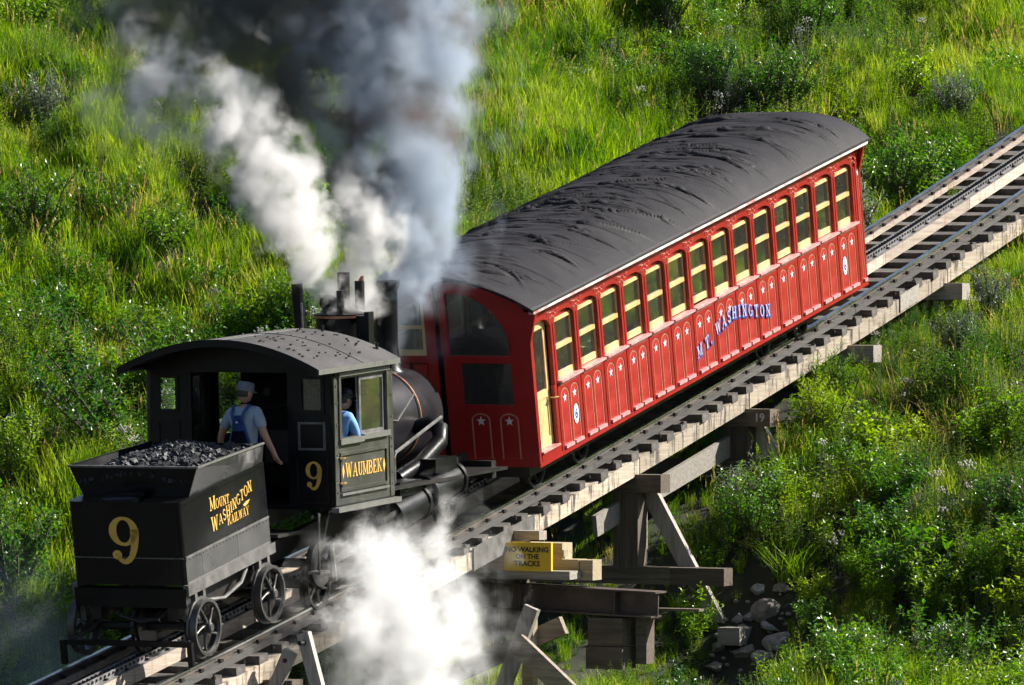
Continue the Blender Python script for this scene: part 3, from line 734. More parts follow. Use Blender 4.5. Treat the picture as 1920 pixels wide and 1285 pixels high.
# floor, underframe, ceiling, seats
MB().box(-HW + .07, HW - .07, .06, CL - .06, -.05, .10).build("floor", M_interior, coach)
MB().box(-HW + .2, HW - .2, .1, CL - .1, -.20, -.056).build("underframe", M_iron, coach)
cm = MB(); N_ = 12
xs_ = [-1.22 + 2.44 * i / N_ for i in range(N_ + 1)]
cm.strip([(x_, .08, roof_n(x_, 0) - .075) for x_ in xs_], [(x_, .08, roof_n(x_, 0) - .05) for x_ in xs_], (0, CL - .16, 0)); cm.build("ceiling", M_cream, coach)
seat = MB(); seat.box(.22, 1.18, -.20, .22, .38, .44); seat.box(.22, 1.18, .18, .23, .44, .92); seat.box(.22, .27, -.18, .2, .10, .44); seat_me = seat.mesh("seat", M_interior)
seat_l = mirrored(seat_me)
for k in range(13):
    y = T0 + PIT * k + .62
    link("seat", seat_me, coach, (0, y, 0)); link("seat", seat_l, coach, (0, y, 0))

# end walls. downhill end: door left of centre, arched light with a drop light and two starred panels at right
def end_wall(yf, th, full):
    m = MB()
    def rect(x0, x1, z0, z1): m.box(x0, x1, yf, yf + th, z0, z1)
    def top(x0, x1, zlo, n=8):
        xs = [x0 + (x1 - x0) * i / n for i in range(n + 1)]
        lo = [(x, yf, zlo(x) if callable(zlo) else zlo) for x in xs]; hi = [(x, yf, roof_n(x, 0) - .02) for x in xs]
        m.strip(lo, hi, (0, th, 0))
    e = HW - .056
    arcz = lambda x: 1.30 + .80 * math.sqrt(max(0, 1 - (max(0, x - .30) / .745) ** 2)) if x > .30 else 2.10
    arc2 = lambda x: min(arcz(x), roof_n(x, 0) - .14)
    # right half
    rect(.20, .34, .72, 1.24); rect(1.015, e, .60, 1.70); rect(.20, 1.015, 1.24, 1.33)      # frame round the drop light
    rect(.20, 1.015, .60, .72); rect(.12, .20, -.05, 1.33); rect(.20, e, -.05, .06)
    top(.20, 1.045, arc2, 16); top(1.045, e, 1.70, 4); rect(.10, .20, 1.33, 2.0); top(.10, .20, 2.0, 2)
    rect(.20, .40, .06, .60); rect(.71, .78, .06, .60); rect(1.09, e, .06, .60)
    # left part: door leaf and left window
    rect(-.10, .035, -.05, 2.0); top(-.10, .035, 2.0, 2); top(-.70, -.10, 1.98, 6); top(-e, -.70, 1.75, 6); rect(-.70, -.55, -.05, 1.98)
    rect(-.55, -.10, 1.24, 1.33); rect(-e, -.70, -.05, 1.20); rect(-e, -1.10, 1.20, 1.75); rect(-.55, -.10, -.05, .12)
    w = m.build("end_wall", M_red, coach)
    for xa in (.555, .935):
        MB().box(xa - .155, xa + .155, yf + .02, yf + .04, .06, .60).build("panel", M_redpanel, w)
    if full:
        for xa in (.555, .935):
            ww = .017; zz = .0
            oo = [(xa - .125, .02)] + arch_pts(xa - .125, xa + .125, .50, .09) + [(xa + .125, .02)]
            ii = [(xa - .125 + ww, .02)] + arch_pts(xa - .125 + ww, xa + .125 - ww, .50, .09 - ww) + [(xa + .125 - ww, .02)]
            MB().strip([(a_, yf - .0045, b_ + .03) for a_, b_ in ii], [(a_, yf - .0045, b_ + .03) for a_, b_ in oo], (0, .004, 0)).build("stripe", M_tan, w)
            MB().prism([(xa + a_, yf - .0045, .52 + b_) for a_, b_ in star_poly(.062)], (0, .004, 0)).build("star", M_star, w)
        # red facing board carrying the stripes
        MB().box(.34, 1.12, yf - .0005, yf + .019, .062, .64).build("facing_board", M_red, w)
    MB().box(.34, 1.015, yf + .03, yf + .036, .72, 1.24).build("pane", M_glass, w)
    n = 12; xs = [.20 + .845 * i / n for i in range(n + 1)]
    MB().strip([(x, yf + .03, 1.33) for x in xs], [(x, yf + .03, arc2(x) + .01) for x in xs], (0, .006, 0)).build("pane", M_glass, w)
    MB().box(-.55, -.10, yf + .03, yf + .036, 1.40, 1.97).build("pane", M_glass, w)
    f = MB(); f.box(-.55, -.10, yf + .012, yf + .05, 1.33, 1.40); f.box(-.55, -.505, yf + .012, yf + .05, 1.40, 1.97); f.box(-.145, -.10, yf + .012, yf + .05, 1.40, 1.97); f.box(-.505, -.145, yf + .012, yf + .05, 1.66, 1.70)
    f.build("sash", M_yellow, w)
    for a_, b_ in ((-.53, -.36), (-.30, -.12)):
        MB().box(a_, b_, yf + .02, yf + .04, .14, 1.22).build("door_panel", M_redpanel, w)
    return w
end_wall(0.0, .055, True)
w2 = end_wall(CL - .055, .05, False)
MB().box(.036, .119, .03, .05, -.05, 2.0).build("dark_gap", M_cabin, coach)

# roof: thick felt sheet laid over a barrel, with folds running across it
def make_roof():
    ny, nx = 1000, 72
    t = np.linspace(-.12, CL + .14, ny); sx = np.linspace(-1, 1, nx)
    X = np.sign(sx) * np.abs(sx) ** .92 * 1.405
    TT, XX = np.meshgrid(t, X, indexing='ij')
    Z = EAVE + .045 + .41 * (1 - np.minimum(1, np.abs(XX) / 1.405) ** (2.05 + 1.5 * np.clip(TT / CL, 0, 1)))
    # the far end tucks down like a bonnet
    far = np.clip((TT - (CL - .75)) / .89, 0, 1); Z = Z - .05 * far ** 2.2 * (1 - (np.abs(XX) / 1.405) ** 2)
    nr = np.random.RandomState(11); D = np.zeros_like(Z)
    for i in range(230):
        t0 = nr.uniform(-.1, CL); x0 = nr.uniform(-1.0, 1.0); ln = nr.uniform(.12, .62); w = nr.uniform(.010, .020)
        sl = nr.normal(.12, .30); cv = nr.normal(0, .35); h = nr.uniform(.010, .030) * (2.0 if nr.rand() < .25 else 1)
        dx = XX - x0; line = TT - t0 - sl * dx - cv * dx * dx - .03 * np.sin(5 * dx + i)
        D += h * (np.exp(-(line / w) ** 2) - .35 * np.exp(-((line - 2.2 * w) / (1.5 * w)) ** 2)) * np.exp(-(dx / ln) ** 4)
    for k in range(1, 10):                       # lapped sheets
        tk = k * 1.12 + .1 * np.sin(k * 5); line = TT - tk - .02 * np.sin(3 * XX + k)
        D += .012 / (1 + np.exp(-line / .006)) - .012 / (1 + np.exp(-(line - .5) / .2)) + .006 * np.exp(-(line / .012) ** 2)
    ph = nr.rand(8) * 6.28
    D += .004 * np.sin(4.1 * TT + 2.2 * XX + ph[0]) * np.sin(2.7 * XX - 1.3 * TT + ph[1]) + .0025 * np.sin(17 * TT + 5 * XX + ph[2]) * np.sin(7 * XX - 6 * TT + ph[3])
    D *= np.clip((1.40 - np.abs(XX)) / .22, 0, 1)
    Z = Z + D
    v = np.stack([XX, TT, Z], -1).reshape(-1, 3)
    i, j = np.meshgrid(np.arange(ny - 1), np.arange(nx - 1), indexing='ij'); a = (i * nx + j).ravel()
    f = np.stack([a, a + nx, a + nx + 1, a + 1], -1)
    me = bpy.data.meshes.new("roof"); me.from_pydata(v.tolist(), [], f.tolist()); me.materials.append(M_roof)
    for p in me.polygons: p.use_smooth = True
    o = link("roof", me, coach)
    so = o.modifiers.new("thickness", 'SOLIDIFY'); so.thickness = .035; so.offset = 1 if False else -1
    # paler flashing strips lapped along the eaves, with a dark seam
    for s in (1, -1):
        xs = [1.20, 1.27, 1.34, 1.395]; fl = MB()
        lo = [(s * x, -.123, EAVE + .045 + .41 * (1 - (x / 1.405) ** 2.25) + .004) for x in xs]
        hi = [(s * (x + .002), -.123, p[2] + .009) for x, p in zip(xs, lo)]
        fl.strip(lo, hi, (0, CL + .263, 0)); fl.build("eave_flashing", M_flash, o)
    return o
make_roof()
# white curl of torn felt at the far corner
MB().tube([(1.25, CL + .02, EAVE + .15), (1.30, CL - .03, EAVE + .145), (1.345, CL + .03, EAVE + .12), (1.37, CL + .11, EAVE + .09)], [.012, .018, .014, .006], 6).build("torn_strip", M_white, coach)

# wheels under the coach
def spoked_wheel(parent, c, r, s, ns=6, name="wheel", mt=M_rim, th=.075):
    """c = centre of the outer face on the axle line; s = +1 when the outer face looks to +x"""
    x = lambda a: s * a
    tyre = MB(); prof = [(x(0), r - .035), (x(0), r), (x(-.075), r + .004), (x(-.08), r + .028), (x(-.105), r + .028), (x(-.105), r - .04), (x(-.03), r - .055)]
    tyre.lathe(prof, (0, 0, 0), 'x', 36, closed=True)
    w = tyre.build(name, mt, parent, smooth=True, loc=c)
    for k in range(ns):
        a = 2 * math.pi * k / ns + .3; pts = []
        for i in range(6):
            rr = .045 + (r - .085) * i / 5; an = a + .45 * math.sin(math.pi * .5 * i / 5)
            pts.append((x(-.03 - .012 * (i / 5)), rr * math.cos(an), rr * math.sin(an)))
        MB().tube(pts, [.026, .022, .018, .017, .019, .024], 6).build("spoke", mt, w, smooth='all')
    MB().lathe([(x(.045), 0.001), (x(.045), .045), (x(.03), .058), (x(-.10), .062), (x(-.10), .001)], (0, 0, 0), 'x', 18).build("hub", mt, w, smooth=True)
    return w
for yy in (.95, 2.3, 8.35, 9.7):
    for s in (1, -1):
        spoked_wheel(coach, (s * .80, yy, -.245), .285, s, mt=M_iron)
    MB().cyl((-.8, yy, -.245), (.8, yy, -.245), .045, n=10).build("axle", M_iron, coach)
for s in (1, -1):
    for y0 in (1.62, 9.02): MB().box(s * .62 - .03, s * .62 + .03, y0 - 1.0, y0 + 1.0, -.28, -.19).build("truck_frame", M_iron, coach)

# numbers in white ovals and the arched name along the side
for pl, yy in ((T0 + .5065, 0), (T0 + PIT * 13 + .2105, 1)):
    ov = MB().prism([(HW - .0065, pl + .072 * math.cos(2 * math.pi * i / 20), .36 + .125 * math.sin(2 * math.pi * i / 20)) for i in range(20)], (.003, 0, 0)).build("number_oval", M_white, coach)
    place_text("number", "6", M_blue, ov, (HW - .0030, pl, .355), (0, 1, 0), (0, 0, 1), .17, .006, .001)
name_pts = [("M", 5.10, .225), ("T", 5.36, .28), (".", 5.50, .31), ("W", 5.75, .395), ("A", 5.95, .425), ("S", 6.12, .455), ("H", 6.30, .47), ("I", 6.47, .455), ("N", 6.64, .425), ("G", 6.84, .385), ("T", 7.03, .34), ("O", 7.22, .30), ("N", 7.42, .265)]
for ch, t_, n_ in name_pts:
    k = .26 if t_ < 6 else -.12
    u_ = Vector((0, 1, k)).normalized(); w_ = Vector((0, -k * .25, 1))
    glyph("letter", ch, M_blue, coach, (HW + .004, t_ + .018, n_ - .012), u_, w_, .155, grow=.09, depth=.002)
    glyph("letter", ch, M_letter, coach, (HW + .0075, t_, n_), u_, w_, .155, grow=.005, depth=.002)

# ------------------------------------------------------------------ locomotive
LG = math.atan(.05)
loco = thing("steam_locomotive", "black cog steam locomotive with a dark cab pushing the red coach", "steam locomotive", (0, -5.5, .17), (LG, 0, 0))
# local: y forward from the cab's back wall, z up from the cab floor, x across
CW, CLN = 1.20, 1.57
def cab_roof_z(x): return 1.605 + .335 * (1 - (abs(x) / 1.29) ** 2)
cab = MB().box(-CW, CW, .0, CLN, -.03, .02).build("cab_floor", M_black, loco)
# back wall: two windows, doorway between
bw = MB(); y0, y1 = 0.0, .05
def wall_rect(m, x0, x1, z0, z1, ya=y0, yb=y1): m.box(x0, x1, ya, yb, z0, z1)
for xa, xb in ((-CW, -1.055), (-.80, -.63), (.61, .765), (1.075, CW)): wall_rect(bw, xa, xb, .02, 1.55)
for xa, xb in ((-1.055, -.80), (.765, 1.075)):
    wall_rect(bw, xa, xb, .02, 1.10); wall_rect(bw, xa, xb, 1.50, 1.55)
xs = [-CW + 2 * CW * i / 24 for i in range(25)]
bw.strip([(x, y0, 1.55) for x in xs], [(x, y0, cab_roof_z(x) - .03) for x in xs], (0, .05, 0))
bw = bw.build("cab_back_wall", M_black, loco)
for xa, xb in ((-1.055, -.80), (.765, 1.075)):
    f = MB(); z0, z1 = 1.10, 1.50
    f.box(xa - .012, xa + .03, -.014, .0, z0 - .02, z1 + .02); f.box(xb - .03, xb + .012, -.014, .0, z0 - .02, z1 + .02); f.box(xa + .03, xb - .03, -.014, .0, z1 - .02, z1 + .02); f.box(xa + .03, xb - .03, -.020, .0, z0 - .025, z0 + .02)
    w = f.build("window_frame", M_black, bw); MB().box(xa, xb, .02, .025, z0, z1).build("pane", M_glass, w)
    q = MB(); q.box(xa - .02, xb + .02, -.012, -.0005, .96, .985); q.box(xa - .02, xb + .02, -.012, -.0005, .66, .685); q.box(xa - .02, xa + .01, -.012, -.0005, .685, .96); q.box(xb - .01, xb + .02, -.012, -.0005, .685, .96); q.build("panel_moulding", M_frame if xa > 0 else M_black, bw)
q = MB(); q.box(.72, 1.12, -.012, -.0005, .045, .062); q.box(.72, .735, -.012, -.0005, .062, .56); q.box(1.105, 1.12, -.012, -.0005, .062, .56); q.build("panel_moulding", M_iron, bw)
m = MB()
for p in digit_nine(.34): m.prism([(.93 + x, -.004, .36 + z) for x, z in p], (0, .0035, 0))
m.build("number", M_gold, bw)
# front wall with two windows either side of the boiler
fw = MB()
for xa, xb in ((-CW, -1.06), (-.74, .74), (1.06, CW)): wall_rect(fw, xa, xb, .02, 1.56, CLN - .05, CLN)
for xa, xb in ((-1.06, -.74), (.74, 1.06)):
    wall_rect(fw, xa, xb, .02, .72, CLN - .05, CLN); wall_rect(fw, xa, xb, 1.46, 1.56, CLN - .05, CLN)
fw.strip([(x, CLN - .05, 1.56) for x in xs], [(x, CLN - .05, cab_roof_z(x) - .03) for x in xs], (0, .05, 0))
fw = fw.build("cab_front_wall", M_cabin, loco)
for xa, xb in ((-1.06, -.74), (.74, 1.06)): MB().box(xa, xb, CLN - .03, CLN - .026, .72, 1.46).build("pane", M_glass, fw)
# side walls: big window over a lettered panel
for s in (1, -1):
    mt, mt2 = (M_olive, M_olive_lt)
    X0, X1 = s * (CW - .045), s * CW
    a, b = min(X0, X1), max(X0, X1)
    m = MB(); m.box(a, b, .0, .16, .02, 1.57); m.box(a, b, CLN - .2, CLN, .02, 1.57); m.box(a, b, .16, CLN - .2, .02, .79); m.box(a, b, .16, CLN - .2, 1.47, 1.57)
    sw = m.build("cab_side_wall", mt, loco)
    e = lambda d0, d1: (min(s * (CW + d0), s * (CW + d1)), max(s * (CW + d0), s * (CW + d1)))
    a, b = e(.0005, .03)
    f = MB(); f.box(a, b, .10, .155, .78, 1.50); f.box(a, b, CLN - .195, CLN - .14, .78, 1.50); f.build("window_frame", mt, sw)
    a, b = e(.0005, .045)
    MB().box(a, b, .09, CLN - .13, 1.501, 1.545).build("window_head", mt2, sw); f = MB(); f.box(a, b, .10, .72, .715, .78); f.box(a, b, .72, CLN - .14, .735, .80); f.build("window_sill", mt2, sw)
    # sliding sash pushed forward
    a, b = e(-.035, -.008); q = MB(); ya, yb = .70, CLN - .205
    q.box(a, b, ya, ya + .05, .79, 1.47); q.box(a, b, yb - .04, yb, .79, 1.47); q.box(a, b, ya + .05, yb - .04, 1.42, 1.47); q.box(a, b, ya + .05, yb - .04, .79, .835)
    q = q.build("sliding_sash", M_frame, sw); a, b = e(-.025, -.02); MB().box(a, b, ya + .05, yb - .04, .835, 1.42).build("pane", glass("cab_glass", (.55, .62, .58), 3.2), q)
    # lower panel
    a, b = e(.0005, .02); q = MB(); z0, z1 = .205, .585
    q.box(a, b, .13, .165, z0 - .035, z1 + .035); q.box(a, b, CLN - .215, CLN - .18, z0 - .035, z1 + .035); q.box(a, b, .165, CLN - .215, z1, z1 + .035); q.box(a, b, .165, CLN - .215, z0 - .035, z0)
    q.build("panel_moulding", mt, sw)
    a, b = e(.0005, .032); MB().box(a, b, .13, CLN - .17, .125, .15).build("rib", mt2, sw)
    a, b = e(.0005, .012); MB().box(a, b, .0, .10, .02, 1.5).build("corner_strip", mt, sw); q = MB().box(a, b, CLN - .11, CLN - .01, .02, 1.5).build("corner_strip", mt, sw)
    a, b = e(-.02, .075); MB().box(a, b, -.06, CLN + .05, -.055, .0).build("sill_ledge", mt2, sw)
    a, b = e(.012, .026); q = MB()
    for zz in (.17, .30, .60, .70, .95, 1.2, 1.4, 1.5): q.cyl((a if s > 0 else b, .05, zz), (b if s > 0 else a, .05, zz), .010, n=6); q.cyl((a if s > 0 else b, CLN - .06, zz), (b if s > 0 else a, CLN - .06, zz), .010, n=6)
    tag(q.build("rivet", mt2, sw), kind="stuff")
    if s > 0:
        me_u, me_w = (0, 1, 0), (0, 0, 1)
        word("letter", "WAUMBEK", M_gold, sw, (CW + .0025, .275, .325), me_u, me_w, .155, sx=.92, gap=.05, drop=1.1)
        for yy in (.215, 1.305):
            MB().prism([(CW + .0015, yy + x, .40 + z) for x, z in ((0, .085), (.03, 0), (0, -.085), (-.03, 0))], (.004, 0, 0)).build("diamond_ornament", M_gold, sw)
        for zz in (.27, .56): MB().tube([(CW + .02, .10, zz), (CW + .05, .13, zz), (CW + .05, .19, zz)], .012, 6).build("hinge", M_brass, sw)
        MB().cyl((CW - .03, .965, 1.26), (CW - .025, .965, 1.26), .02, n=6).build("latch", M_steel, q and sw)
# notice in the glazed part and a small white card on the back wall
MB().box(CW - .044, CW - .0405, .80, 1.22, 1.10, 1.38).build("white_notice", M_white, loco)
MB().box(.46, .55, .315, .321, 1.03, 1.15).build("white_card", M_white, loco)
# roof with overhang at back, open at the ends
m = MB(); rx = [-1.29 + 2.58 * i / 28 for i in range(29)]
m.strip([(x, -.56, cab_roof_z(x) - .025) for x in rx], [(x, -.56, cab_roof_z(x) + .022) for x in rx], (0, CLN + .60, 0))
rf = m.build("cab_roof", M_cabroof, loco, smooth=True)
m = MB(); m.strip([(x, -.575, cab_roof_z(x) - .06) for x in rx], [(x, -.575, cab_roof_z(x) + .026) for x in rx], (0, .015, 0)); m.build("roof_edge", M_black, rf)
for s in (1, -1): MB().box(min(s * 1.285, s * 1.30), max(s * 1.285, s * 1.30), -.56, CLN + .04, cab_roof_z(1.29) - .04, cab_roof_z(1.29) + .02).build("drip_edge", M_olive_lt, rf)
m = MB(); nr_ = random.Random(3)
for i in range(60):
    x = nr_.uniform(.1, 1.2); y = nr_.uniform(-.4, 1.5); l = nr_.uniform(.01, .05)
    m.box(x - .008, x + .008, y, y + l, cab_roof_z(x + .01) + .012, cab_roof_z(x - .01) + .028 + nr_.uniform(0, .012))
tag(m.build("clinker_grit", M_iron, rf), kind="stuff")
MB().strip([(x, .62, cab_roof_z(x) + .02) for x in rx], [(x, .62, cab_roof_z(x) + .029) for x in rx], (0, .025, 0)).build("roof_seam", M_cabroof, rf)
for x in (.35, 1.05): MB().cyl((x, 1.5, cab_roof_z(x) + .0), (x, 1.5, cab_roof_z(x) + .09), .018, n=6).build("roof_stud", M_iron, rf)
# backhead, firedoor with embers, gauges inside
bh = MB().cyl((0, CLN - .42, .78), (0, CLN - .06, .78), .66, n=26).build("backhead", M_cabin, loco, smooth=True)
MB().box(-.24, .24, CLN - .46, CLN - .421, .42, .80).build("fire_door", M_iron, bh)
em, nt, N, L, P = newmat("ember_glow"); P.inputs["Base Color"].default_value = (.3, .05, .01, 1); P.inputs["Emission Color"].default_value = (1, .16, .03, 1); P.inputs["Emission Strength"].default_value = 6
for x, z in ((.585, .47), (.555, .36)): MB().ball((x, .30, z), (.016, .016, .010), 8, 5).build("ember", em, bh)
MB().cyl((-.2, CLN - .47, 1.25), (-.2, CLN - .41, 1.25), .05, n=14).build("gauge", M_iron, bh)
MB().tube([(-.5, CLN - .5, .95), (-.3, CLN - .52, 1.05), (.1, CLN - .5, 1.1), (.35, CLN - .55, .95)], .02, 6).build("steam_pipe", M_iron, bh)
MB().tube([(.5, .35, .02), (.5, .33, .9), (.52, .3, 1.0)], .016, 6).build("lever", M_iron, bh)
# boiler and smokebox
BZ, BR = .76, .57
bl = MB(); bl.lathe([(CLN, .001), (CLN, BR + .02), (CLN + .10, BR + .02), (CLN + .11, BR), (3.62, BR), (3.63, BR + .012), (3.70, BR + .012), (3.71, BR), (4.34, BR - .01), (4.40, BR - .05), (4.42, .001)], (0, 0, BZ), 'y', 44)
bl = bl.build("boiler", M_boiler, loco, smooth=True)
MB().lathe([(3.655, BR + .012), (3.655, BR + .018), (3.675, BR + .018), (3.675, BR + .012)], (0, 0, BZ), 'y', 44).build("boiler_band", M_copper, bl, smooth=True)
MB().lathe([(2.5, BR), (2.5, BR + .008), (2.55, BR + .008), (2.55, BR)], (0, 0, BZ), 'y', 44).build("boiler_band", M_boiler, bl, smooth=True)
MB().lathe([(4.42, .36), (4.45, .36), (4.47, .33), (4.48, .001)], (0, 0, BZ), 'y', 26).build("smokebox_door", M_black, bl, smooth=True)
MB().tube([(.45, CLN + .05, BZ + .46), (.60, 2.4, BZ + .08), (.585, 3.0, BZ + .02), (.50, 3.66, BZ + .30)], .010, 5).build("sagging_cable", M_frame, bl)
# chimney, domes, safety valve pipe, sand box
st = MB(); st.lathe([(0, .24), (.08, .17), (.35, .135), (1.0, .14), (1.06, .17), (1.12, .175), (1.13, .14), (1.05, .11)], (-.02, 4.02, BZ + BR - .07), 'z', 28)
st.build("chimney", M_black, loco, smooth=True)
dm = MB(); dm.lathe([(0, .40), (.07, .335), (.12, .31), (.80, .31), (.815, .335), (.86, .335), (.875, .25), (.93, .12), (.94, .001)], (0, 2.75, BZ + BR - .12), 'z', 32)
dm = dm.build("steam_dome", M_black, loco, smooth=True)
MB().lathe([(.815, .337), (.845, .337)], (0, 2.75, BZ + BR - .12), 'z', 32).build("dome_lip", M_copper, dm, smooth=True)
sbx = MB(); sbx.cyl((.40, 2.55, BZ + .45), (.40, 2.55, BZ + BR + .73), .105, n=18); sbx.box(.47, .53, 2.38, 2.52, BZ + .4, BZ + BR + .78); sbx.build("sand_pipe_box", M_black, loco, smooth=True)
MB().ball((.27, 2.0, BZ + BR + .14), (.05, .05, .05), 10, 6).build("brass_cap", M_brass, loco, smooth='all')
MB().tube([(-.27, 2.28, BZ + BR - .15), (-.30, 2.26, BZ + BR + .50), (-.335, 2.24, BZ + BR + 1.12)], [.085, .075, .07], 12).build("exhaust_pipe", M_black, loco, smooth=True)
MB().tube([(-.21, 2.16, BZ + BR - .15), (-.24, 2.15, BZ + BR + .9)], .014, 6).build("whistle_rod", M_frame, loco)
wb = MB(); wb.lathe([(0, .17), (.06, .155), (.16, .10), (.22, .05), (.24, .001)], (-.05, 2.10, BZ + BR + .14), 'z', 20); wb.build("bell", M_steel, loco, smooth=True)
m = MB(); m.cyl((-.04, 2.9, BZ + BR + .78), (-.04, 2.9, BZ + BR + 1.22), .075, n=12); m.cyl((.17, 2.9, BZ + BR + .78), (.17, 2.9, BZ + BR + 1.12), .06, n=12); m.cyl((.05, 2.62, BZ + BR + .78), (.05, 2.62, BZ + BR + 1.02), .05, n=10); m.ball((-.22, 2.85, BZ + BR + .86), (.12, .10, .10), 10, 6)
m.build("safety_valve", M_iron, loco, smooth=True)
MB().tube([(.17, 2.9, BZ + BR + 1.12), (.21, 2.9, BZ + BR + 1.18), (.20, 2.9, BZ + BR + .85)], .018, 6).build("valve_pipe", M_copper, loco)
# right-hand steam pipe: elbow falling from the smokebox to the cylinders, handrail, valves
for s in (1, -1):
    MB().tube([(s * .45, 3.55, BZ - .12), (s * .72, 3.62, BZ - .05), (s * .86, 3.60, BZ - .12), (s * .90, 3.50, BZ - .26), (s * .80, 3.1, BZ - .52), (s * .70, 2.7, BZ - .66)], [.09, .10, .105, .10, .10, .11], 14).build("steam_pipe", M_black, loco, smooth=True)
    MB().box(min(s * .42, s * 1.12), max(s * .42, s * 1.12), CLN + .02, 4.95, .055, .09).build("running_board", M_iron, loco)
MB().tube([(.98, 2.05, .10), (.98, 2.05, .42), (.98, 2.08, .47), (.97, 3.4, .80)], .022, 7).build("handrail", M_frame, loco)
MB().tube([(.66, 2.35, BZ + .02), (.70, 2.35, BZ - .05), (.70, 2.35, .12)], [.02, .035, .02], 8).build("injector", M_brass, loco)
MB().tube([(.60, 2.2, BZ - .1), (.72, 2.28, BZ - .16), (.74, 2.45, BZ - .16)], .026, 8).build("feed_pipe", M_steel, loco)
MB().tube([(1.05, CLN + .02, 1.1), (1.07, CLN + .06, .8), (1.04, CLN + .16, .5), (.98, CLN + .3, .2), (.96, CLN + .3, -.2)], .03, 7).build("hose", M_iron, loco)
# frame, cylinders, cranks, driving gear, wheels
for s in (1, -1):
    MB().beam((s * .52, -.45, -.50), (s * .52, 5.0, .13), .09, .24).build("main_frame", M_iron, loco)
    for yy, zz in ((2.35, -.22), (3.35, -.02)):
        c = MB(); c.cyl((s * .92, yy - .36, zz - .05), (s * .92, yy + .36, zz + .05), .20, n=22); c.cyl((s * .92, yy - .42, zz - .06), (s * .92, yy - .36, zz - .05), .225, n=22); c.cyl((s * .92, yy + .36, zz + .05), (s * .92, yy + .42, zz + .06), .225, n=22); c.box(s * .92 - .13, s * .92 + .13, yy - .3, yy + .3, zz + .17, zz + .34)
        c.build("cylinder", M_black, loco, smooth=True)
    for k, (yy, zz) in enumerate(((.95, -.32), (1.12, -.29), (1.29, -.26))):
        m = MB()
        for q in range(9):
            pass
        m.tube([(s * (.98), yy - .2, zz - .25), (s * 1.02, yy - .08, zz - .05), (s * 1.02, yy, zz + .08), (s * 1.0, yy + .13, zz + .06), (s * 1.0, yy + .18, zz - .12), (s * .98, yy + .22, zz - .28)], .045, 8)
        m.build("valve_gear", M_rim if k % 2 else M_black, loco, smooth=True)
    MB().beam((s * 1.0, .2, -.66), (s * 1.0, 2.2, -.27), .04, .10).build("connecting_rod", M_rim, loco)
    MB().beam((s * 1.06, 1.55, -.28), (s * 1.06, 3.4, .05), .03, .06).build("slide_bar", M_rim, loco)
    m = MB(); m.cyl((s * .86, .15, -.66), (s * .93, .15, -.66), .27, n=26); m.cyl((s * .93, .15, -.66), (s * 1.06, .15, -.66), .06, n=12); m.build("crank_disc", M_iron, loco, smooth=True)
    MB().tube([(s * 1.05, -.05, -.58), (s * 1.10, .02, -.42), (s * 1.10, .10, -.85)], .05, 8).build("crank", M_frame, loco, smooth=True)
    for yy, zz in ((.35, -.92), (3.95, -.23)):
        spoked_wheel(loco, (s * .80, yy, zz), .30, s, mt=M_iron)
for yy, zz in ((.35, -.92), (3.95, -.23), (.15, -.66)): MB().cyl((-.8, yy, zz), (.8, yy, zz), .055, n=10).build("axle", M_iron, loco)
for yy, zz in ((.55, -.72), (2.6, -.33)):
    m = MB(); m.cyl((-.045, yy, zz), (.045, yy, zz), .27, n=24)
    for k in range(20):
        a = 2 * math.pi * k / 20; m.beam((0, yy + .25 * math.cos(a), zz + .25 * math.sin(a)), (0, yy + .325 * math.cos(a), zz + .325 * math.sin(a)), .09, .04, up=(1, 0, 0))
    m.build("cog_wheel", M_iron, loco)
MB().box(-.95, .95, 4.85, 4.98, -.05, .16).build("buffer_beam", M_iron, loco)
MB().box(-.78, .78, -.66, -.02, -.30, -.26).build("footplate", M_iron, loco)
m = MB(); m.beam((.98, .28, -.06), (.72, .55, -.62), .34, .02, up=(1, .3, 0)); m.build("ash_chute", M_frame, loco)
m = MB(); m.box(1.0, 1.16, -.35, -.10, -.74, -.71); m.tube([(1.08, -.2, -.05), (1.08, -.22, -.72)], .015, 6); m.build("step", M_frame, loco)

# ------------------------------------------------------------------ tender
TG = math.atan(.19)
tender = thing("coal_tender", "black four-wheeled tender with a gold number nine on its back", "tender", (0, -8.31, -.615), (TG, 0, 0))
TW, TL, TH = .70, 2.17, .945
def rounded(x, y0, y1, r, z, n=6):
    """plan outline with rounded back corners"""
    pts = []
    for i in range(n + 1):
        a = math.pi + (math.pi / 2) * i / n; pts.append((-x + r + r * math.cos(a), y0 + r + r * math.sin(a), z))
    for i in range(n + 1):
        a = 1.5 * math.pi + (math.pi / 2) * i / n; pts.append((x - r + r * math.cos(a), y0 + r + r * math.sin(a), z))
    pts += [(x, y1, z), (-x, y1, z)]
    return pts
tank = MB().prism(rounded(TW, 0, TL, .07, 0), (0, 0, TH)).build("tank", M_tank, tender, smooth=True)
m = MB(); m.strip([(p[0], p[1], TH) for p in rounded(TW + .006, -.006, TL, .075, 0)[:-1]], [(p[0], p[1], TH + .012) for p in rounded(TW + .006, -.006, TL, .075, 0)[:-1]], (0, 0, .0)) if False else None
m = MB(); m.box(-TW - .004, TW + .004, -.004, -.0005, .30, .312); m.box(TW + .0005, TW + .010, .06, TL, .29, .312); m.build("seam_strip", M_frame, tank)
m = MB()
for yy in (.45, 1.35): m.box(TW + .0042, TW + .007, yy, yy + .008, .022, .288)
m.box(TW + .0005, TW + .012, 0.05, TL, .0, .02); m.build("seam_strip", M_olive_lt, tank)
MB().box(TW + .0004, TW + .004, .05, TL, .021, .289).build("lower_side_sheen", mat("lower_sheen_grey", (.055, .055, .053), rough=.3, var=.25, scale=2, dirt=(.09, .089, .085), dscale=1.5), tank)  # added plate; its lighter grey paints in the sheen on the tank's lower side
m = MB()
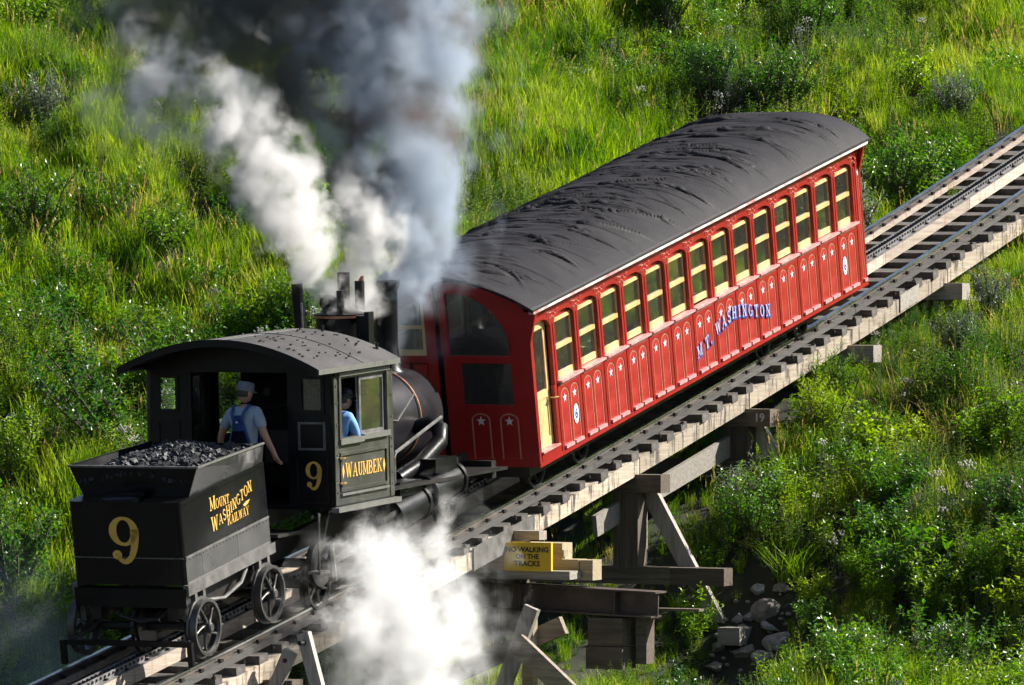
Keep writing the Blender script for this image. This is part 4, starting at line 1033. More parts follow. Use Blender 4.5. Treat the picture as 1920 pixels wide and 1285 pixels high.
for yy in [.06 + .085 * i for i in range(25)]:
    for zz in (.90, .335, .27): m.cyl((TW + .001, yy, zz), (TW + .009, yy, zz), .008, n=5)
for xx in [-.62 + .082 * i for i in range(16)]:
    for zz in (.90, .34): m.cyl((xx, -.001, zz), (xx, -.009, zz), .008, n=5)
tag(m.build("rivet", M_tank, tank), kind="stuff")
lid = MB(); lid.lathe([(0, .26), (.03, .26), (.05, .23), (.055, .001)], (-.10, .20, TH), 'z', 30); lid.build("water_hatch", M_tank, tank, smooth=True)
# flared coal boards round the bunker; the right side has its sheen painted in
yb, yf = .33, TL - .02
def board(pts_lo, pts_hi, thick, name="coal_board", mt=M_tank):
    m = MB(); m.strip(pts_lo, pts_hi, thick); return m.build(name, mt, tender)
ZB = TH + .002
rimR, rimF = ZB + .335, ZB + .215
board([(-TW + .03, yb, ZB), (TW - .03, yb, ZB)], [(-TW - .11, yb - .02, rimR), (TW + .11, yb - .02, rimR)], (0, .015, 0))
for s in (1, -1):
    b_ = board([(s * (TW - .03), yb, ZB), (s * (TW - .005), yf, ZB)], [(s * (TW + .11), yb - .02, rimR), (s * (TW + .02), yf + .02, rimF)], (-s * .015, 0, 0), mt=mat("coal_board_sheen", (.030, .030, .031), rough=.3, var=.3, scale=3, dirt=(.22, .215, .21), dscale=1.8, coat=.3) if s > 0 else M_tank)  # right board: the pale patch colour is painted sheen
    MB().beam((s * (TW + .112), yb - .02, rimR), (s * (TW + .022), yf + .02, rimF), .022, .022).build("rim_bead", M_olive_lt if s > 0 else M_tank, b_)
MB().beam((-TW - .11, yb - .022, rimR), (TW + .11, yb - .022, rimR), .022, .022).build("rim_bead", M_frame, tender)
board([(-TW + .03, yf - .02, ZB), (TW - .03, yf - .02, ZB)], [(-TW + .0, yf, rimF), (TW - .0, yf, rimF)], (0, -.015, 0))
# big gold number, side lettering
m = MB()
for p in digit_nine(.56): m.prism([(-.02 + x * 1.1, -.0075, .50 + z) for x, z in p], (0, .004, 0))
m.build("number", M_gold, tank)
X = TW + .003
word("letter", "MOUNT", M_gold, tank, (X, .74, .685), (0, 1, 0), (0, 0, 1), .115, .105, -.02, sx=.88, drop=1.35)
word("letter", "WASHINGTON", M_gold, tank, (X, .74, .42), (0, 1, 0), (0, 0, 1), .125, .125, .26, sx=.92, gap=.05, drop=1.35)
word("letter", "RAILWAY", M_gold, tank, (X, 1.14, .43), (0, 1, 0), (0, 0, 1), .10, .10, .02, sx=.86, drop=1.15)
m = MB(); m.prism([(X, 1.56, .575), (X, 1.64, .60), (X, 1.74, .605), (X, 1.68, .565), (X, 1.60, .55)], (.003, 0, 0)); m.build("scroll", M_gold, tank)
# frame under the tank
MB().box(-.70, .70, -.02, .10, -.26, -.045).build("end_beam", M_black, tender)
for s in (1, -1):
    a, b = min(s * .67, s * .735), max(s * .67, s * .735)
    MB().box(a, b, .0, TL + .05, -.125, -.002).build("side_channel", M_frame, tender)
    for yy in (.17, .37, 1.80, 2.02):
        MB().box(a, b - .0, yy - .03, yy + .03, -.36 if yy in (.37, 1.8) else -.46, -.126).build("pedestal_leg", M_frame, tender)
    for yy in (.25, 1.90):
        MB().box(s * .64 - .05, s * .64 + .05, yy - .09, yy + .09, -.60, -.42).build("axle_box", M_iron, tender)
        MB().box(s * .66 - .03, s * .66 + .03, yy - .2, yy + .2, -.22, -.17).build("spring", M_iron, tender)
    a, b = min(s * .42, s * .54), max(s * .42, s * .54); MB().box(a, b, .05, TL, -.42, -.20).build("inner_frame", M_iron, tender)
WZ = -.535
for yy in (.25, 1.90):
    for s in (1, -1): spoked_wheel(tender, (s * .815, yy, WZ), .325, s, ns=5)
    MB().cyl((-.8, yy, WZ), (.8, yy, WZ), .05, n=12).build("axle", M_iron, tender)
m = MB(); m.cyl((-.045, .25, WZ), (.045, .25, WZ), .24, n=22)
for k in range(18):
    a = 2 * math.pi * k / 18; m.beam((0, .25 + .22 * math.cos(a), WZ + .22 * math.sin(a)), (0, .25 + .30 * math.cos(a), WZ + .30 * math.sin(a)), .09, .04, up=(1, 0, 0))
m.build("cog_wheel", M_iron, tender)
MB().box(-.82, .80, -.22, -.17, -.66, -.60).build("guard_bar", M_black, tender)
for s in (1, -1):
    MB().box(s * .80 - .03, s * .80 + .03, -.24, -.18, -.88, -.60).build("rail_guard", M_black, tender)
    MB().tube([(s * .79, -.2, -.63), (s * .6, .1, -.55), (s * .5, .2, -.45)], .025, 6).build("guard_stay", M_iron, tender)
MB().tube([(.35, .2, -.30), (.28, .05, -.40), (.1, -.02, -.42), (-.15, .0, -.36), (-.2, .1, -.28)], .028, 8).build("brake_hose", M_iron, tender)
MB().tube([(.62, .55, -.30), (.68, .95, -.36), (.70, 1.35, -.28), (.66, 1.6, -.16)], .022, 7).build("brake_pipe", M_frame, tender)
MB().box(-.10, .12, .3, 1.9, -.52, -.40).build("brake_beam", M_iron, tender)
m = MB(); m.cyl((.30, .25, -.44), (.30, .75, -.44), .10, n=14); m.build("air_cylinder", M_black, tender, smooth=True)

# coal heaped in the bunker
def coal_heap():
    r = np.random.RandomState(5); m = MB()
    for i in range(1300):
        x = r.uniform(-TW + .02, TW - .02); y = r.uniform(yb - .02, yf - .05)
        top = ZB + .17 + .17 * (1 - (x / TW) ** 2) * min(1, 1.3 * (1 - abs(y - 1.1) / 1.3)) + .02 * math.sin(7 * x + 5 * y)
        s = r.uniform(.016, .036) * (1.5 if r.rand() < .06 else 1); z = top - r.uniform(0, .03)
        q = Vector((r.uniform(-1, 1), r.uniform(-1, 1), r.uniform(-1, 1))).to_track_quat('Z', 'Y')
        vs = [q @ Vector((a * s * r.uniform(.6, 1.2), b * s * r.uniform(.6, 1.2), c * s * r.uniform(.5, 1.0))) + Vector((x, y, z)) for a, b, c in ((-1, -1, -1), (1, -1, -1), (1, 1, -1), (-1, 1, -1), (-.7, -.7, 1), (.7, -.7, 1), (.7, .7, 1), (-.7, .7, 1))]
        m.add(vs, [(0, 3, 2, 1), (4, 5, 6, 7), (0, 1, 5, 4), (1, 2, 6, 5), (2, 3, 7, 6), (3, 0, 4, 7)])
    n = 16; g = [[(-TW + .03 + (2 * TW - .06) * i / n, yb + (yf - yb - .04) * j / n) for j in range(n + 1)] for i in range(n + 1)]
    vs = [(x, y, ZB + .13 + .17 * (1 - (x / TW) ** 2) * min(1, 1.3 * (1 - abs(y - 1.1) / 1.3))) for row in g for x, y in row]
    m.add(vs, [(i * (n + 1) + j, (i + 1) * (n + 1) + j, (i + 1) * (n + 1) + j + 1, i * (n + 1) + j + 1) for i in range(n) for j in range(n)])
    o = m.build("coal", M_coal, None, loc=(0, -8.31, -.615), rot=(TG, 0, 0)); tag(o, kind="stuff")
coal_heap()

# ------------------------------------------------------------------ people
def skin_mesh(verts, edges, name, mt, root=0, sub=1):
    """grow one continuous surface along a skeleton: verts = (x, y, z, rx, ry)"""
    me = bpy.data.meshes.new(name); me.from_pydata([v[:3] for v in verts], edges, [])
    o = bpy.data.objects.new(name, me); COL.objects.link(o)
    md = o.modifiers.new("skin", 'SKIN'); md.use_smooth_shade = True
    for i, v in enumerate(verts):
        sv = me.skin_vertices[0].data[i]; sv.radius = (v[3], v[4] if len(v) > 4 else v[3]); sv.use_root = (i == root)
    s = o.modifiers.new("sub", 'SUBSURF'); s.levels = sub; s.render_levels = sub
    dg = bpy.context.evaluated_depsgraph_get(); dg.update()
    out = bpy.data.meshes.new_from_object(o.evaluated_get(dg)); bpy.data.objects.remove(o); bpy.data.meshes.remove(me)
    out.name = name; out.materials.clear(); out.materials.append(mt)
    for p in out.polygons: p.use_smooth = True
    return out

def join_meshes(ms, name):
    bm = bmesh.new()
    for m in ms: bm.from_mesh(m)
    me = bpy.data.meshes.new(name); bm.to_mesh(me); bm.free()
    for m in ms[0].materials: me.materials.append(m)
    for p in me.polygons: p.use_smooth = True
    return me

def head_mesh(mt):
    """head about the origin (centre of the skull), face towards +y"""
    me = bpy.data.meshes.new("head"); bm = bmesh.new()
    bmesh.ops.create_uvsphere(bm, u_segments=20, v_segments=14, radius=1)
    for v in bm.verts:
        x, y, z = v.co
        k = 1 - .22 * max(0, -z) ** 1.5
        v.co = Vector((x * .077 * k, y * (.098 if y < 0 else .092) * (1 - .12 * max(0, -z) * (y < 0)), z * .118))
        if y > .55 and abs(x) < .30:
            if -.30 < z < .12: v.co.y += .022 * (1 - abs(x) / .3)          # nose
            if .12 <= z < .35: v.co.y -= .006
        if y > .6 and -.75 < z < -.45: v.co.y += .010                       # chin
    for s in (-1, 1):                                                       # ears
        r = bmesh.ops.create_uvsphere(bm, u_segments=8, v_segments=6, radius=1)
        for v in r['verts']: v.co = Vector((s * .080 + v.co.x * .012, -.008 + v.co.y * .018, -.008 + v.co.z * .03))
    bm.to_mesh(me); bm.free(); me.materials.append(mt)
    return me

def hand_verts(base, wrist, d, side, up):
    """palm and five fingers hanging along d from the wrist (index base in the vertex list)"""
    d = Vector(d).normalized(); sd = Vector(side).normalized(); w = Vector(wrist); n = d.cross(sd)
    vs = []; es = []
    palm = w + d * .05; vs.append((*palm, .034, .020)); es.append((base, base + 1))
    lens = (.068, .078, .072, .055)
    for i, l in enumerate(lens):
        o = sd * (.027 - .018 * i); a = palm + d * .035 + o; b = a + d * l * .55 + n * .008; c = b + d * l * .40 + n * .022
        k = base + 1 + len(vs); vs += [(*a, .010), (*b, .009), (*c, .007)]; es += [(base + 1, k), (k, k + 1), (k + 1, k + 2)]
    k = base + 1 + len(vs); a = w + d * .03 + sd * .036; b = a + d * .035 + sd * .018; c = b + d * .03
    vs += [(*a, .012), (*b, .010), (*c, .008)]; es += [(base + 1, k), (k, k + 1), (k + 1, k + 2)]
    return vs, es

def person(name, label, loc, rot, J, cloth, headrot=(0, 0, 0), seated=False):
    """J: joint positions in local coordinates, facing +y"""
    root = J['pelvis']
    V = [(*J['pelvis'], .15, .11), (*J['waist'], .145, .10), (*J['chest'], .165, .11), (*J['neck0'], .075, .07), (*J['neck1'], .056, .056)]
    E = [(0, 1), (1, 2), (2, 3), (3, 4)]
    def chain(start, pts):
        k = start
        for p in pts:
            V.append(p); E.append((k, len(V) - 1)); k = len(V) - 1
        return k
    for s in ('l', 'r'):
        chain(2, [(*J['sh_' + s], .062), (*J['el_' + s], .046), (*J['wr_' + s], .031)])
        w = len(V) - 1; d = Vector(J['wr_' + s]) - Vector(J['el_' + s])
        hv, he = hand_verts(w, J['wr_' + s], d, (1 if s == 'l' else -1, .3, 0), None)
        V.extend(hv); E.extend(he)
        chain(0, [(*J['hip_' + s], .085), (*J['kn_' + s], .060), (*J['an_' + s], .042), (*J['to_' + s], .040)])
    body = skin_mesh(V, E, "person", M_skin)
    hm = head_mesh(M_skin); mx = Matrix.Translation(J['head']) @ (Matrix.Rotation(headrot[2], 4, 'Z') @ Matrix.Rotation(headrot[0], 4, 'X') @ Matrix.Rotation(headrot[1], 4, 'Y'))
    hm.transform(mx)
    o = link("person", join_meshes([body, hm], "person"), None, loc, rot); tag(o, label, "person")
    # clothes grown on the same joints, slightly larger
    g = .014
    def garment(nm, pts, edges, mt): return link(nm, skin_mesh(pts, edges, nm, mt), o)
    half = lambda s, t: tuple(Vector(J['sh_' + s]).lerp(Vector(J['el_' + s]), t))
    sl = cloth.get('sleeve', .85)
    P_ = [(*J['waist'], .165, .12), (*J['chest'], .183, .127), (*J['neck0'], .085, .08)]; Ed = [(0, 1), (1, 2)]
    P_.append((*(Vector(J['pelvis']) + Vector((0, 0, .04))), .165, .125)); Ed.append((0, 3))
    for s in ('l', 'r'):
        a = len(P_); P_ += [(*J['sh_' + s], .080), (*half(s, sl * .5), .072), (*half(s, sl), .066)]; Ed += [(1, a), (a, a + 1), (a + 1, a + 2)]
        if cloth.get('long'):
            P_ += [(*J['el_' + s], .06), (*(Vector(J['el_' + s]).lerp(Vector(J['wr_' + s]), .9)), .045)]; Ed += [(a + 2, a + 3), (a + 3, a + 4)]
    sh = garment("shirt", P_, Ed, cloth['shirt'])
    P_ = [(*J['pelvis'], .172, .135), (*J['waist'], .170, .126)]; Ed = [(0, 1)]
    for s in ('l', 'r'):
        a = len(P_); P_ += [(*J['hip_' + s], .105), (*J['kn_' + s], .080), (*(Vector(J['an_' + s]) + Vector((0, 0, .02))), .070)]; Ed += [(0, a), (a, a + 1), (a + 1, a + 2)]
    ov = garment("overalls" if cloth.get('overalls') else "trousers", P_, Ed, cloth['pants'])
    if cloth.get('overalls'):
        c = Vector(J['chest']); w = Vector(J['waist'])
        back = MB(); n = 8
        for sgn in (-1, 1):
            lo = []; hi = []
            for i in range(n + 1):
                a = -1 + 2 * i / n
                lo.append((w.x + a * .165, w.y + sgn * (.137 - .05 * abs(a) ** 2), w.z - .06)); wd = .055 if sgn < 0 else .105
                hi.append((c.x + a * wd, c.y + sgn * (.146 - .012 * abs(a)), c.z + (.09 if sgn < 0 else .05)))
            back.strip(lo, hi, (0, sgn * .008, 0))
        back.build("bib", cloth['pants'], ov, smooth=True)
        for s in (-1, 1):
            MB().tube([(c.x + s * .05, c.y - .150, c.z + .02), (c.x + s * .085, c.y - .135, c.z + .12), (c.x + s * .105, c.y - .05, c.z + .205), (c.x + s * .10, c.y + .09, c.z + .16), (c.x + s * .08, c.y + .15, c.z + .06)], .018, 6).build("strap", cloth['pants'], ov, smooth='all')
        MB().box(c.x - .012, c.x + .014, c.y - .163, c.y - .158, c.z + .0, c.z + .022).build("patch", M_white, ov)
    for s in ('l', 'r'):
        b = Vector(J['an_' + s]); t = Vector(J['to_' + s])
        link("boot", skin_mesh([(*(b + Vector((0, 0, .05))), .058), (*b, .055), (*(t), .048)], [(0, 1), (1, 2)], "boot", M_boot), o)
    # hair and cap
    cp = MB(); cp.lathe([(.012, .086), (.03, .092), (.075, .094), (.118, .086), (.128, .06), (.132, .001)], (0, 0, 0), 'z', 20)
    me = cp.mesh("cap", cloth['cap'], smooth=True); me.transform(Matrix.Scale(1.14, 4, (0, 1, 0))); me.transform(mx); c_ = link("cap", me, o)
    br = MB(); br.prism([(.072 * math.cos(a), .075 + .085 * math.sin(a), .022) for a in [math.pi * i / 8 for i in range(9)]], (0, 0, .010)); me = br.mesh("cap_peak", cloth['cap']); me.transform(mx); link("cap_peak", me, c_)
    hr = MB(); hr.ball((0, -.022, -.005), (.081, .084, .075), 14, 8); me = hr.mesh("hair", M_hair, smooth='all'); me.transform(mx); link("hair", me, o)
    if cloth.get('goggles'):
        gm = MB(); gm.tube([(.088 * math.cos(a), .100 * math.sin(a), .058) for a in [2 * math.pi * i / 20 for i in range(21)]], .012, 6)
        gm.ball((-.035, .098, .062), (.03, .018, .026)); gm.ball((.035, .098, .062), (.03, .018, .026)); me = gm.mesh("goggles", M_glossblk, smooth='all'); me.transform(mx); link("goggles", me, o)
    if cloth.get('tag'):
        me = MB().box(-.03, .03, -.001, .004, 0, .02).mesh("collar_tag", M_white); me.transform(Matrix.Translation((J['neck0'][0] + .04, J['neck0'][1] + .085, J['neck0'][2] - .04))); link("collar_tag", me, sh)
    return o
M_glossblk = mat("goggle_black", (.01, .01, .012), rough=.15, var=.2)

def stand(lean=0.0, arms=None, legs=None):
    J = dict(pelvis=(0, 0, .93), waist=(0, .0, 1.07), chest=(0, .01 + lean * .3, 1.28), neck0=(0, .01 + lean * .5, 1.445), neck1=(0, .02 + lean * .6, 1.51), head=(0, .035 + lean * .75, 1.625))
    for s, q in (('l', -1), ('r', 1)):
        J['sh_' + s] = (q * .185, lean * .4, 1.40); J['el_' + s] = (q * .26, .02, 1.13); J['wr_' + s] = (q * .27, .08, .90)
        J['hip_' + s] = (q * .10, 0, .86); J['kn_' + s] = (q * .12, .03, .48); J['an_' + s] = (q * .13, -.01, .09); J['to_' + s] = (q * .15, .15, .045)
    if arms: J.update(arms)
    if legs: J.update(legs)
    return J
# fireman: stands between tender and cab with his back to us, arms hanging a little away from his sides
person("fireman", "man in denim overalls and grey cap standing with his back turned behind the coal", (.30, -5.93, -.135), (0, R(-3), R(-9)),
       stand(.02, dict(el_l=(-.33, .01, 1.17), wr_l=(-.42, .08, .97), el_r=(.30, -.03, 1.14), wr_r=(.39, .02, .92))),
       dict(shirt=M_shirt, pants=M_denim, cap=M_capgrey, overalls=True, sleeve=.82), headrot=(R(-12), 0, R(-14)))
# driver: leans at the open cab window, head bent
Js = dict(pelvis=(0, 0, .60), waist=(.0, .04, .75), chest=(.02, .10, .96), neck0=(.035, .14, 1.12), neck1=(.04, .165, 1.175), head=(.055, .215, 1.275))
for s, q in (('l', -1), ('r', 1)):
    Js['sh_' + s] = (q * .185 + .02, .12, 1.075); Js['el_' + s] = (q * .20 + .0, .24, .86); Js['wr_' + s] = (q * .10 - .06, .42, .86)
    Js['hip_' + s] = (q * .10 - .03, .04, .56); Js['kn_' + s] = (q * .10 - .06, .44, .58); Js['an_' + s] = (q * .10 - .08, .46, .14); Js['to_' + s] = (q * .11 - .10, .60, .10)
person("driver", "man in light blue shirt and black cap leaning at the open cab window", (.915, -5.06, .12), (0, 0, R(-10)), Js,
       dict(shirt=M_bluesh, pants=M_denim, cap=M_capblk, long=True, goggles=True, tag=True), headrot=(R(-24), 0, R(-18)))
MB().box(.62, 1.10, -5.30, -4.95, .19, .66).build("driver_seat", M_cabin)
tag(bpy.data.objects["driver_seat"], "dark box seat under the man at the cab window", "seat")
# one passenger, seen as a pale cap above a window rail far up the coach
Jp = {k: tuple(v) for k, v in Js.items()}
Jp.update(waist=(0, -.01, .75), chest=(0, -.01, .96), neck0=(0, 0, 1.12), neck1=(0, .01, 1.18), head=(0, .03, 1.285))
for s, q in (('l', -1), ('r', 1)): Jp['sh_' + s] = (q * .185, 0, 1.075); Jp['el_' + s] = (q * .22, .1, .84); Jp['wr_' + s] = (q * .12, .3, .70)
pt = Vector((.78, 8.40, .0)); 
person("passenger", "seated passenger in a pale cap behind a window near the coach's upper end", (.80, 8.35, 2.12), (0, 0, 0), Jp, dict(shirt=M_shirt, pants=M_capgrey, cap=M_star, sleeve=.8))

# ------------------------------------------------------------------ vegetation
nrs = np.random.RandomState(21)
_cy, _cp = R(CAM_YAW), R(CAM_PITCH)
_F = np.array([-math.sin(_cy) * math.cos(_cp), math.cos(_cy) * math.cos(_cp), -math.sin(_cp)]); _R = np.array([math.cos(_cy), math.sin(_cy), 0]); _U = np.cross(_R, _F)
def near_view(x, y, z, mx=.16, my=.14):
    """True for ground that this photograph or one taken a few steps aside could show"""
    d = np.stack([x - CAM_POS[0], y - CAM_POS[1], z - CAM_POS[2]], -1); k = d @ _F; f = CAM_LENS / 36.0
    u = (d @ _R) / k * f; v = (d @ _U) / k * f
    return (np.abs(u) < .5 + mx) & (v < .335 + my) & (v > -.335 - my)

def blade_mesh(name, n, h0, h1, spread, w0, w1, bend, mt, seg=3, head=0.0, mt2=None, seed=0, upright=.12):
    r = np.random.RandomState(seed); V = []; F = []; MI = []
    for i in range(n):
        a = r.rand() * 6.283; b = r.rand() * 6.283; rad = spread * math.sqrt(r.rand()); h = r.uniform(h0, h1); w = r.uniform(w0, w1)
        bx, by = rad * math.cos(b), rad * math.sin(b); lean = r.uniform(0, upright) + .5 * rad; bd = bend * r.uniform(.2, 1) * h
        ca, sa = math.cos(a), math.sin(a); fa = a + r.uniform(.8, 2.3); px, py = math.cos(fa) * w / 2, math.sin(fa) * w / 2
        o = len(V)
        for k in range(seg + 1):
            t = k / seg; d = lean * h * t + bd * t * t; z = h * (t - .28 * bend * t ** 3 * r.uniform(.6, 1.2)); q = (1 - t ** 1.6) if k < seg else 0
            cx, cyy = bx + ca * d, by + sa * d
            if k < seg: V += [(cx - px * q, cyy - py * q, z), (cx + px * q, cyy + py * q, z)]
            else: V.append((cx, cyy, z))
        for k in range(seg - 1): F.append((o + 2 * k, o + 2 * k + 1, o + 2 * k + 3, o + 2 * k + 2)); MI.append(0)
        F.append((o + 2 * seg - 2, o + 2 * seg - 1, o + 2 * seg)); MI.append(0)
        if head and r.rand() < head:
            tip = V[-1]
            for g in range(7):
                t = g / 6; z = tip[2] - .04 + .15 * t; e = .018 * (1 - abs(t - .4)); aa = r.rand() * 6.28
                o = len(V); x, y = tip[0] + ca * .05 * t * t, tip[1] + sa * .05 * t * t
                V += [(x, y, z - .018), (x + e * math.cos(aa), y + e * math.sin(aa), z + .012), (x, y, z + .03), (x - e * math.cos(aa), y - e * math.sin(aa), z + .012)]; F.append((o, o + 1, o + 2, o + 3)); MI.append(1)
    me = bpy.data.meshes.new(name); me.from_pydata(V, [], F); me.materials.append(mt)
    if mt2: me.materials.append(mt2); me.polygons.foreach_set("material_index", MI)
    me.update(); return me

def add_leaf(V, F, p, d, n, l, w, fold=.25):
    """a leaf: two halves folded on the midrib, pointed at both ends"""
    s = d.cross(n)
    if s.length < 1e-4: s = d.orthogonal()
    s.normalize(); n = s.cross(d).normalized(); o = len(V); m = p + d * l * .45
    V += [tuple(p), tuple(m + s * w / 2 + n * w * fold), tuple(p + d * l - n * l * .12), tuple(m - s * w / 2 + n * w * fold), tuple(m)]
    F += [(o, o + 4, o + 1), (o + 4, o + 2, o + 1), (o, o + 3, o + 4), (o + 4, o + 3, o + 2)]

def herb_mesh(name, ns, h0, h1, spread, l0, l1, ww, per, mt, seed=0, flower=None, whorl=False):
    """clump of upright leafy stems"""
    r = random.Random(seed); V = []; F = []; st = MB(); fl = MB()
    for i in range(ns):
        a = r.random() * 6.283; rad = spread * math.sqrt(r.random()); h = r.uniform(h0, h1); b = Vector((rad * math.cos(a), rad * math.sin(a), 0)); tilt = Vector((math.cos(a), math.sin(a), 0)) * rad * .6 + Vector((r.uniform(-.1, .1), r.uniform(-.1, .1), 0))
        top = b + tilt * h + Vector((0, 0, h)); st.cyl(b, top, .005, .003, n=4, cap=False); k = max(6, int(h * per))
        for j in range(k):
            t = .12 + .88 * j / k; p = b.lerp(top, t); aa = j * 2.4 + i; e = r.uniform(.1, .65); d = Vector((math.cos(aa), math.sin(aa), e)).normalized(); l = r.uniform(l0, l1) * (1.15 - .6 * t)
            add_leaf(V, F, p, d, Vector((r.uniform(-.3, .3), r.uniform(-.3, .3), 1)), l, l * ww)
        if flower and r.random() < .7:
            for q in range(10):
                c = top + Vector((r.uniform(-.05, .05), r.uniform(-.05, .05), r.uniform(-.03, .05))); fl.ball(c, .013, 5, 3)
    n0 = len(V); V2 = V + st.v + fl.v; F2 = F + [tuple(i + n0 for i in f) for f in st.f] + [tuple(i + n0 + len(st.v) for i in f) for f in fl.f]
    me = bpy.data.meshes.new(name); me.from_pydata(V2, [], F2)
    for m in (mt, M_stem, flower or M_stem): me.materials.append(m)
    me.polygons.foreach_set("material_index", [0] * len(F) + [1] * len(st.f) + [2] * len(fl.f)); me.update(); return me

def shrub_meshes(seed, h, w, ns, l0, l1, ww, mt, per=26, slant=0.0, twigs=5, droop=0.0, mstem=None):
    """branches and foliage of a bush; slant throws every branch over to -x"""
    r = random.Random(seed); V = []; F = []; br = MB()
    def leaves(path, n, t0=.2):
        for j in range(n):
            t = t0 + (1 - t0) * (j + r.random() * .6) / n; k = t * (len(path) - 1); i = min(int(k), len(path) - 2); p = path[i].lerp(path[i + 1], k - i)
            ax = (path[i + 1] - path[i]).normalized(); aa = j * 2.4 + r.random(); o1 = ax.orthogonal().normalized(); o2 = ax.cross(o1)
            d = (o1 * math.cos(aa) + o2 * math.sin(aa) + ax * .55 + Vector((0, 0, .1 - droop))).normalized(); l = r.uniform(l0, l1)
            add_leaf(V, F, p + d * .012, d, Vector((r.uniform(-.5, .5), r.uniform(-.5, .5), 1)), l, l * ww)
    for i in range(ns):
        a = 6.283 * (i + r.random() * .7) / ns; hh = h * r.uniform(.6, 1.0); rad = w * .5 * r.uniform(.25, 1.0); path = []
        for k in range(7):
            t = k / 6; path.append(Vector((rad * math.cos(a) * t ** .8 - slant * t * hh, rad * math.sin(a) * t ** .8, hh * (t - .18 * t ** 3 * (rad / w)))) + Vector((r.uniform(-.025, .025), r.uniform(-.025, .025), 0)) * (k > 0))
        br.tube(path, [.014 * h * (1 - .8 * k / 6) + .003 for k in range(7)], 5, cap=False)
        leaves(path, int(hh * per), .25)
        for q in range(twigs):
            k = r.uniform(1.2, 5.4); i0 = int(k); p = path[i0].lerp(path[i0 + 1], k - i0); ax = (path[i0 + 1] - path[i0]).normalized()
            d = (ax * .6 + Vector((r.uniform(-1, 1) - slant * .6, r.uniform(-1, 1), r.uniform(.0, .9)))).normalized(); L_ = hh * r.uniform(.20, .42)
            tp = [p + d * L_ * t + Vector((0, 0, .10 * L_ * t - droop * L_ * t * t)) for t in (0, .33, .66, 1)]
            br.tube(tp, [.006, .005, .004, .002], 4, cap=False); leaves(tp, max(5, int(L_ * per * 1.25)), .1)
    me = bpy.data.meshes.new("foliage"); me.from_pydata(V, [], F); me.materials.append(mt); me.update()
    return br.mesh("branches", mstem or M_twig), me

def scatter(name, pts, rotz, tilt, scale, idx, protos, material_note=None):
    """ground cover: prototypes instanced on points"""
    pm = bpy.data.meshes.new(name); pm.vertices.add(len(pts)); pm.vertices.foreach_set("co", np.asarray(pts, np.float32).ravel())
    rot = np.stack([tilt[:, 0], tilt[:, 1], rotz], -1).astype(np.float32)
    a = pm.attributes.new("rot", 'FLOAT_VECTOR', 'POINT'); a.data.foreach_set("vector", rot.ravel())
    a = pm.attributes.new("scl", 'FLOAT_VECTOR', 'POINT'); a.data.foreach_set("vector", np.asarray(scale, np.float32).ravel())
    a = pm.attributes.new("pick", 'INT', 'POINT'); a.data.foreach_set("value", np.asarray(idx, np.int32))
    o = link(name, pm)
    col = bpy.data.collections.new(name + "_kinds")
    for i, m in enumerate(protos): col.objects.link(bpy.data.objects.new("%s_%02d" % (name, i), m))
    g = bpy.data.node_groups.new(name, 'GeometryNodeTree'); g.interface.new_socket("Geometry", in_out='INPUT', socket_type='NodeSocketGeometry'); g.interface.new_socket("Geometry", in_out='OUTPUT', socket_type='NodeSocketGeometry')
    N = g.nodes; L = g.links; gi = N.new('NodeGroupInput'); go = N.new('NodeGroupOutput'); ip = N.new('GeometryNodeInstanceOnPoints'); ci = N.new('GeometryNodeCollectionInfo')
    ci.inputs[0].default_value = col; ci.inputs[1].default_value = True; ci.inputs[2].default_value = True
    def na(nm, ty):
        n = N.new('GeometryNodeInputNamedAttribute'); n.data_type = ty; n.inputs[0].default_value = nm
        return next(s for s in n.outputs if s.enabled and s.name == "Attribute")
    L.new(gi.outputs[0], ip.inputs["Points"]); L.new(ci.outputs[0], ip.inputs["Instance"]); ip.inputs["Pick Instance"].default_value = True
    L.new(na("pick", 'INT'), ip.inputs["Instance Index"]); L.new(na("scl", 'FLOAT_VECTOR'), ip.inputs["Scale"])
    er = N.new('FunctionNodeEulerToRotation'); L.new(na("rot", 'FLOAT_VECTOR'), er.inputs[0]); L.new(er.outputs[0], ip.inputs["Rotation"])
    L.new(ip.outputs[0], go.inputs[0])
    md = o.modifiers.new("scatter", 'NODES'); md.node_group = g
    return tag(o, kind="stuff")

def field(x, y, s, seed):
    r = np.random.RandomState(seed); z = 0
    for k in range(7):
        a = r.rand() * 6.283; f = s * (.6 + .9 * r.rand()); z = z + np.sin(f * (x * math.cos(a) + y * math.sin(a)) + r.rand() * 6.283 + 1.3 * np.sin(.37 * f * (x * math.sin(a) - y * math.cos(a))))
    return z / 7 ** .5 / 1.0

def candidates(density, seed, xr=(-26, 15), yr=(-13, 48)):
    r = np.random.RandomState(seed); n = int((xr[1] - xr[0]) * (yr[1] - yr[0]) * density)
    x = r.uniform(*xr, n); y = r.uniform(*yr, n); z = ground(x, y); k = near_view(x, y, z) | ((x > 1.5) & (x < 15) & (y > 6) & (y < 36) & (r.rand(n) < .6))
    return x[k], y[k], z[k], r
def under(x, y): return (np.abs(x) < 1.25) & (y < 10.5)
def stones(x, y): return (np.abs((x - 2.45) + .3 * (y - 3.9)) < .55) & (np.abs(y - 3.8) < .8)

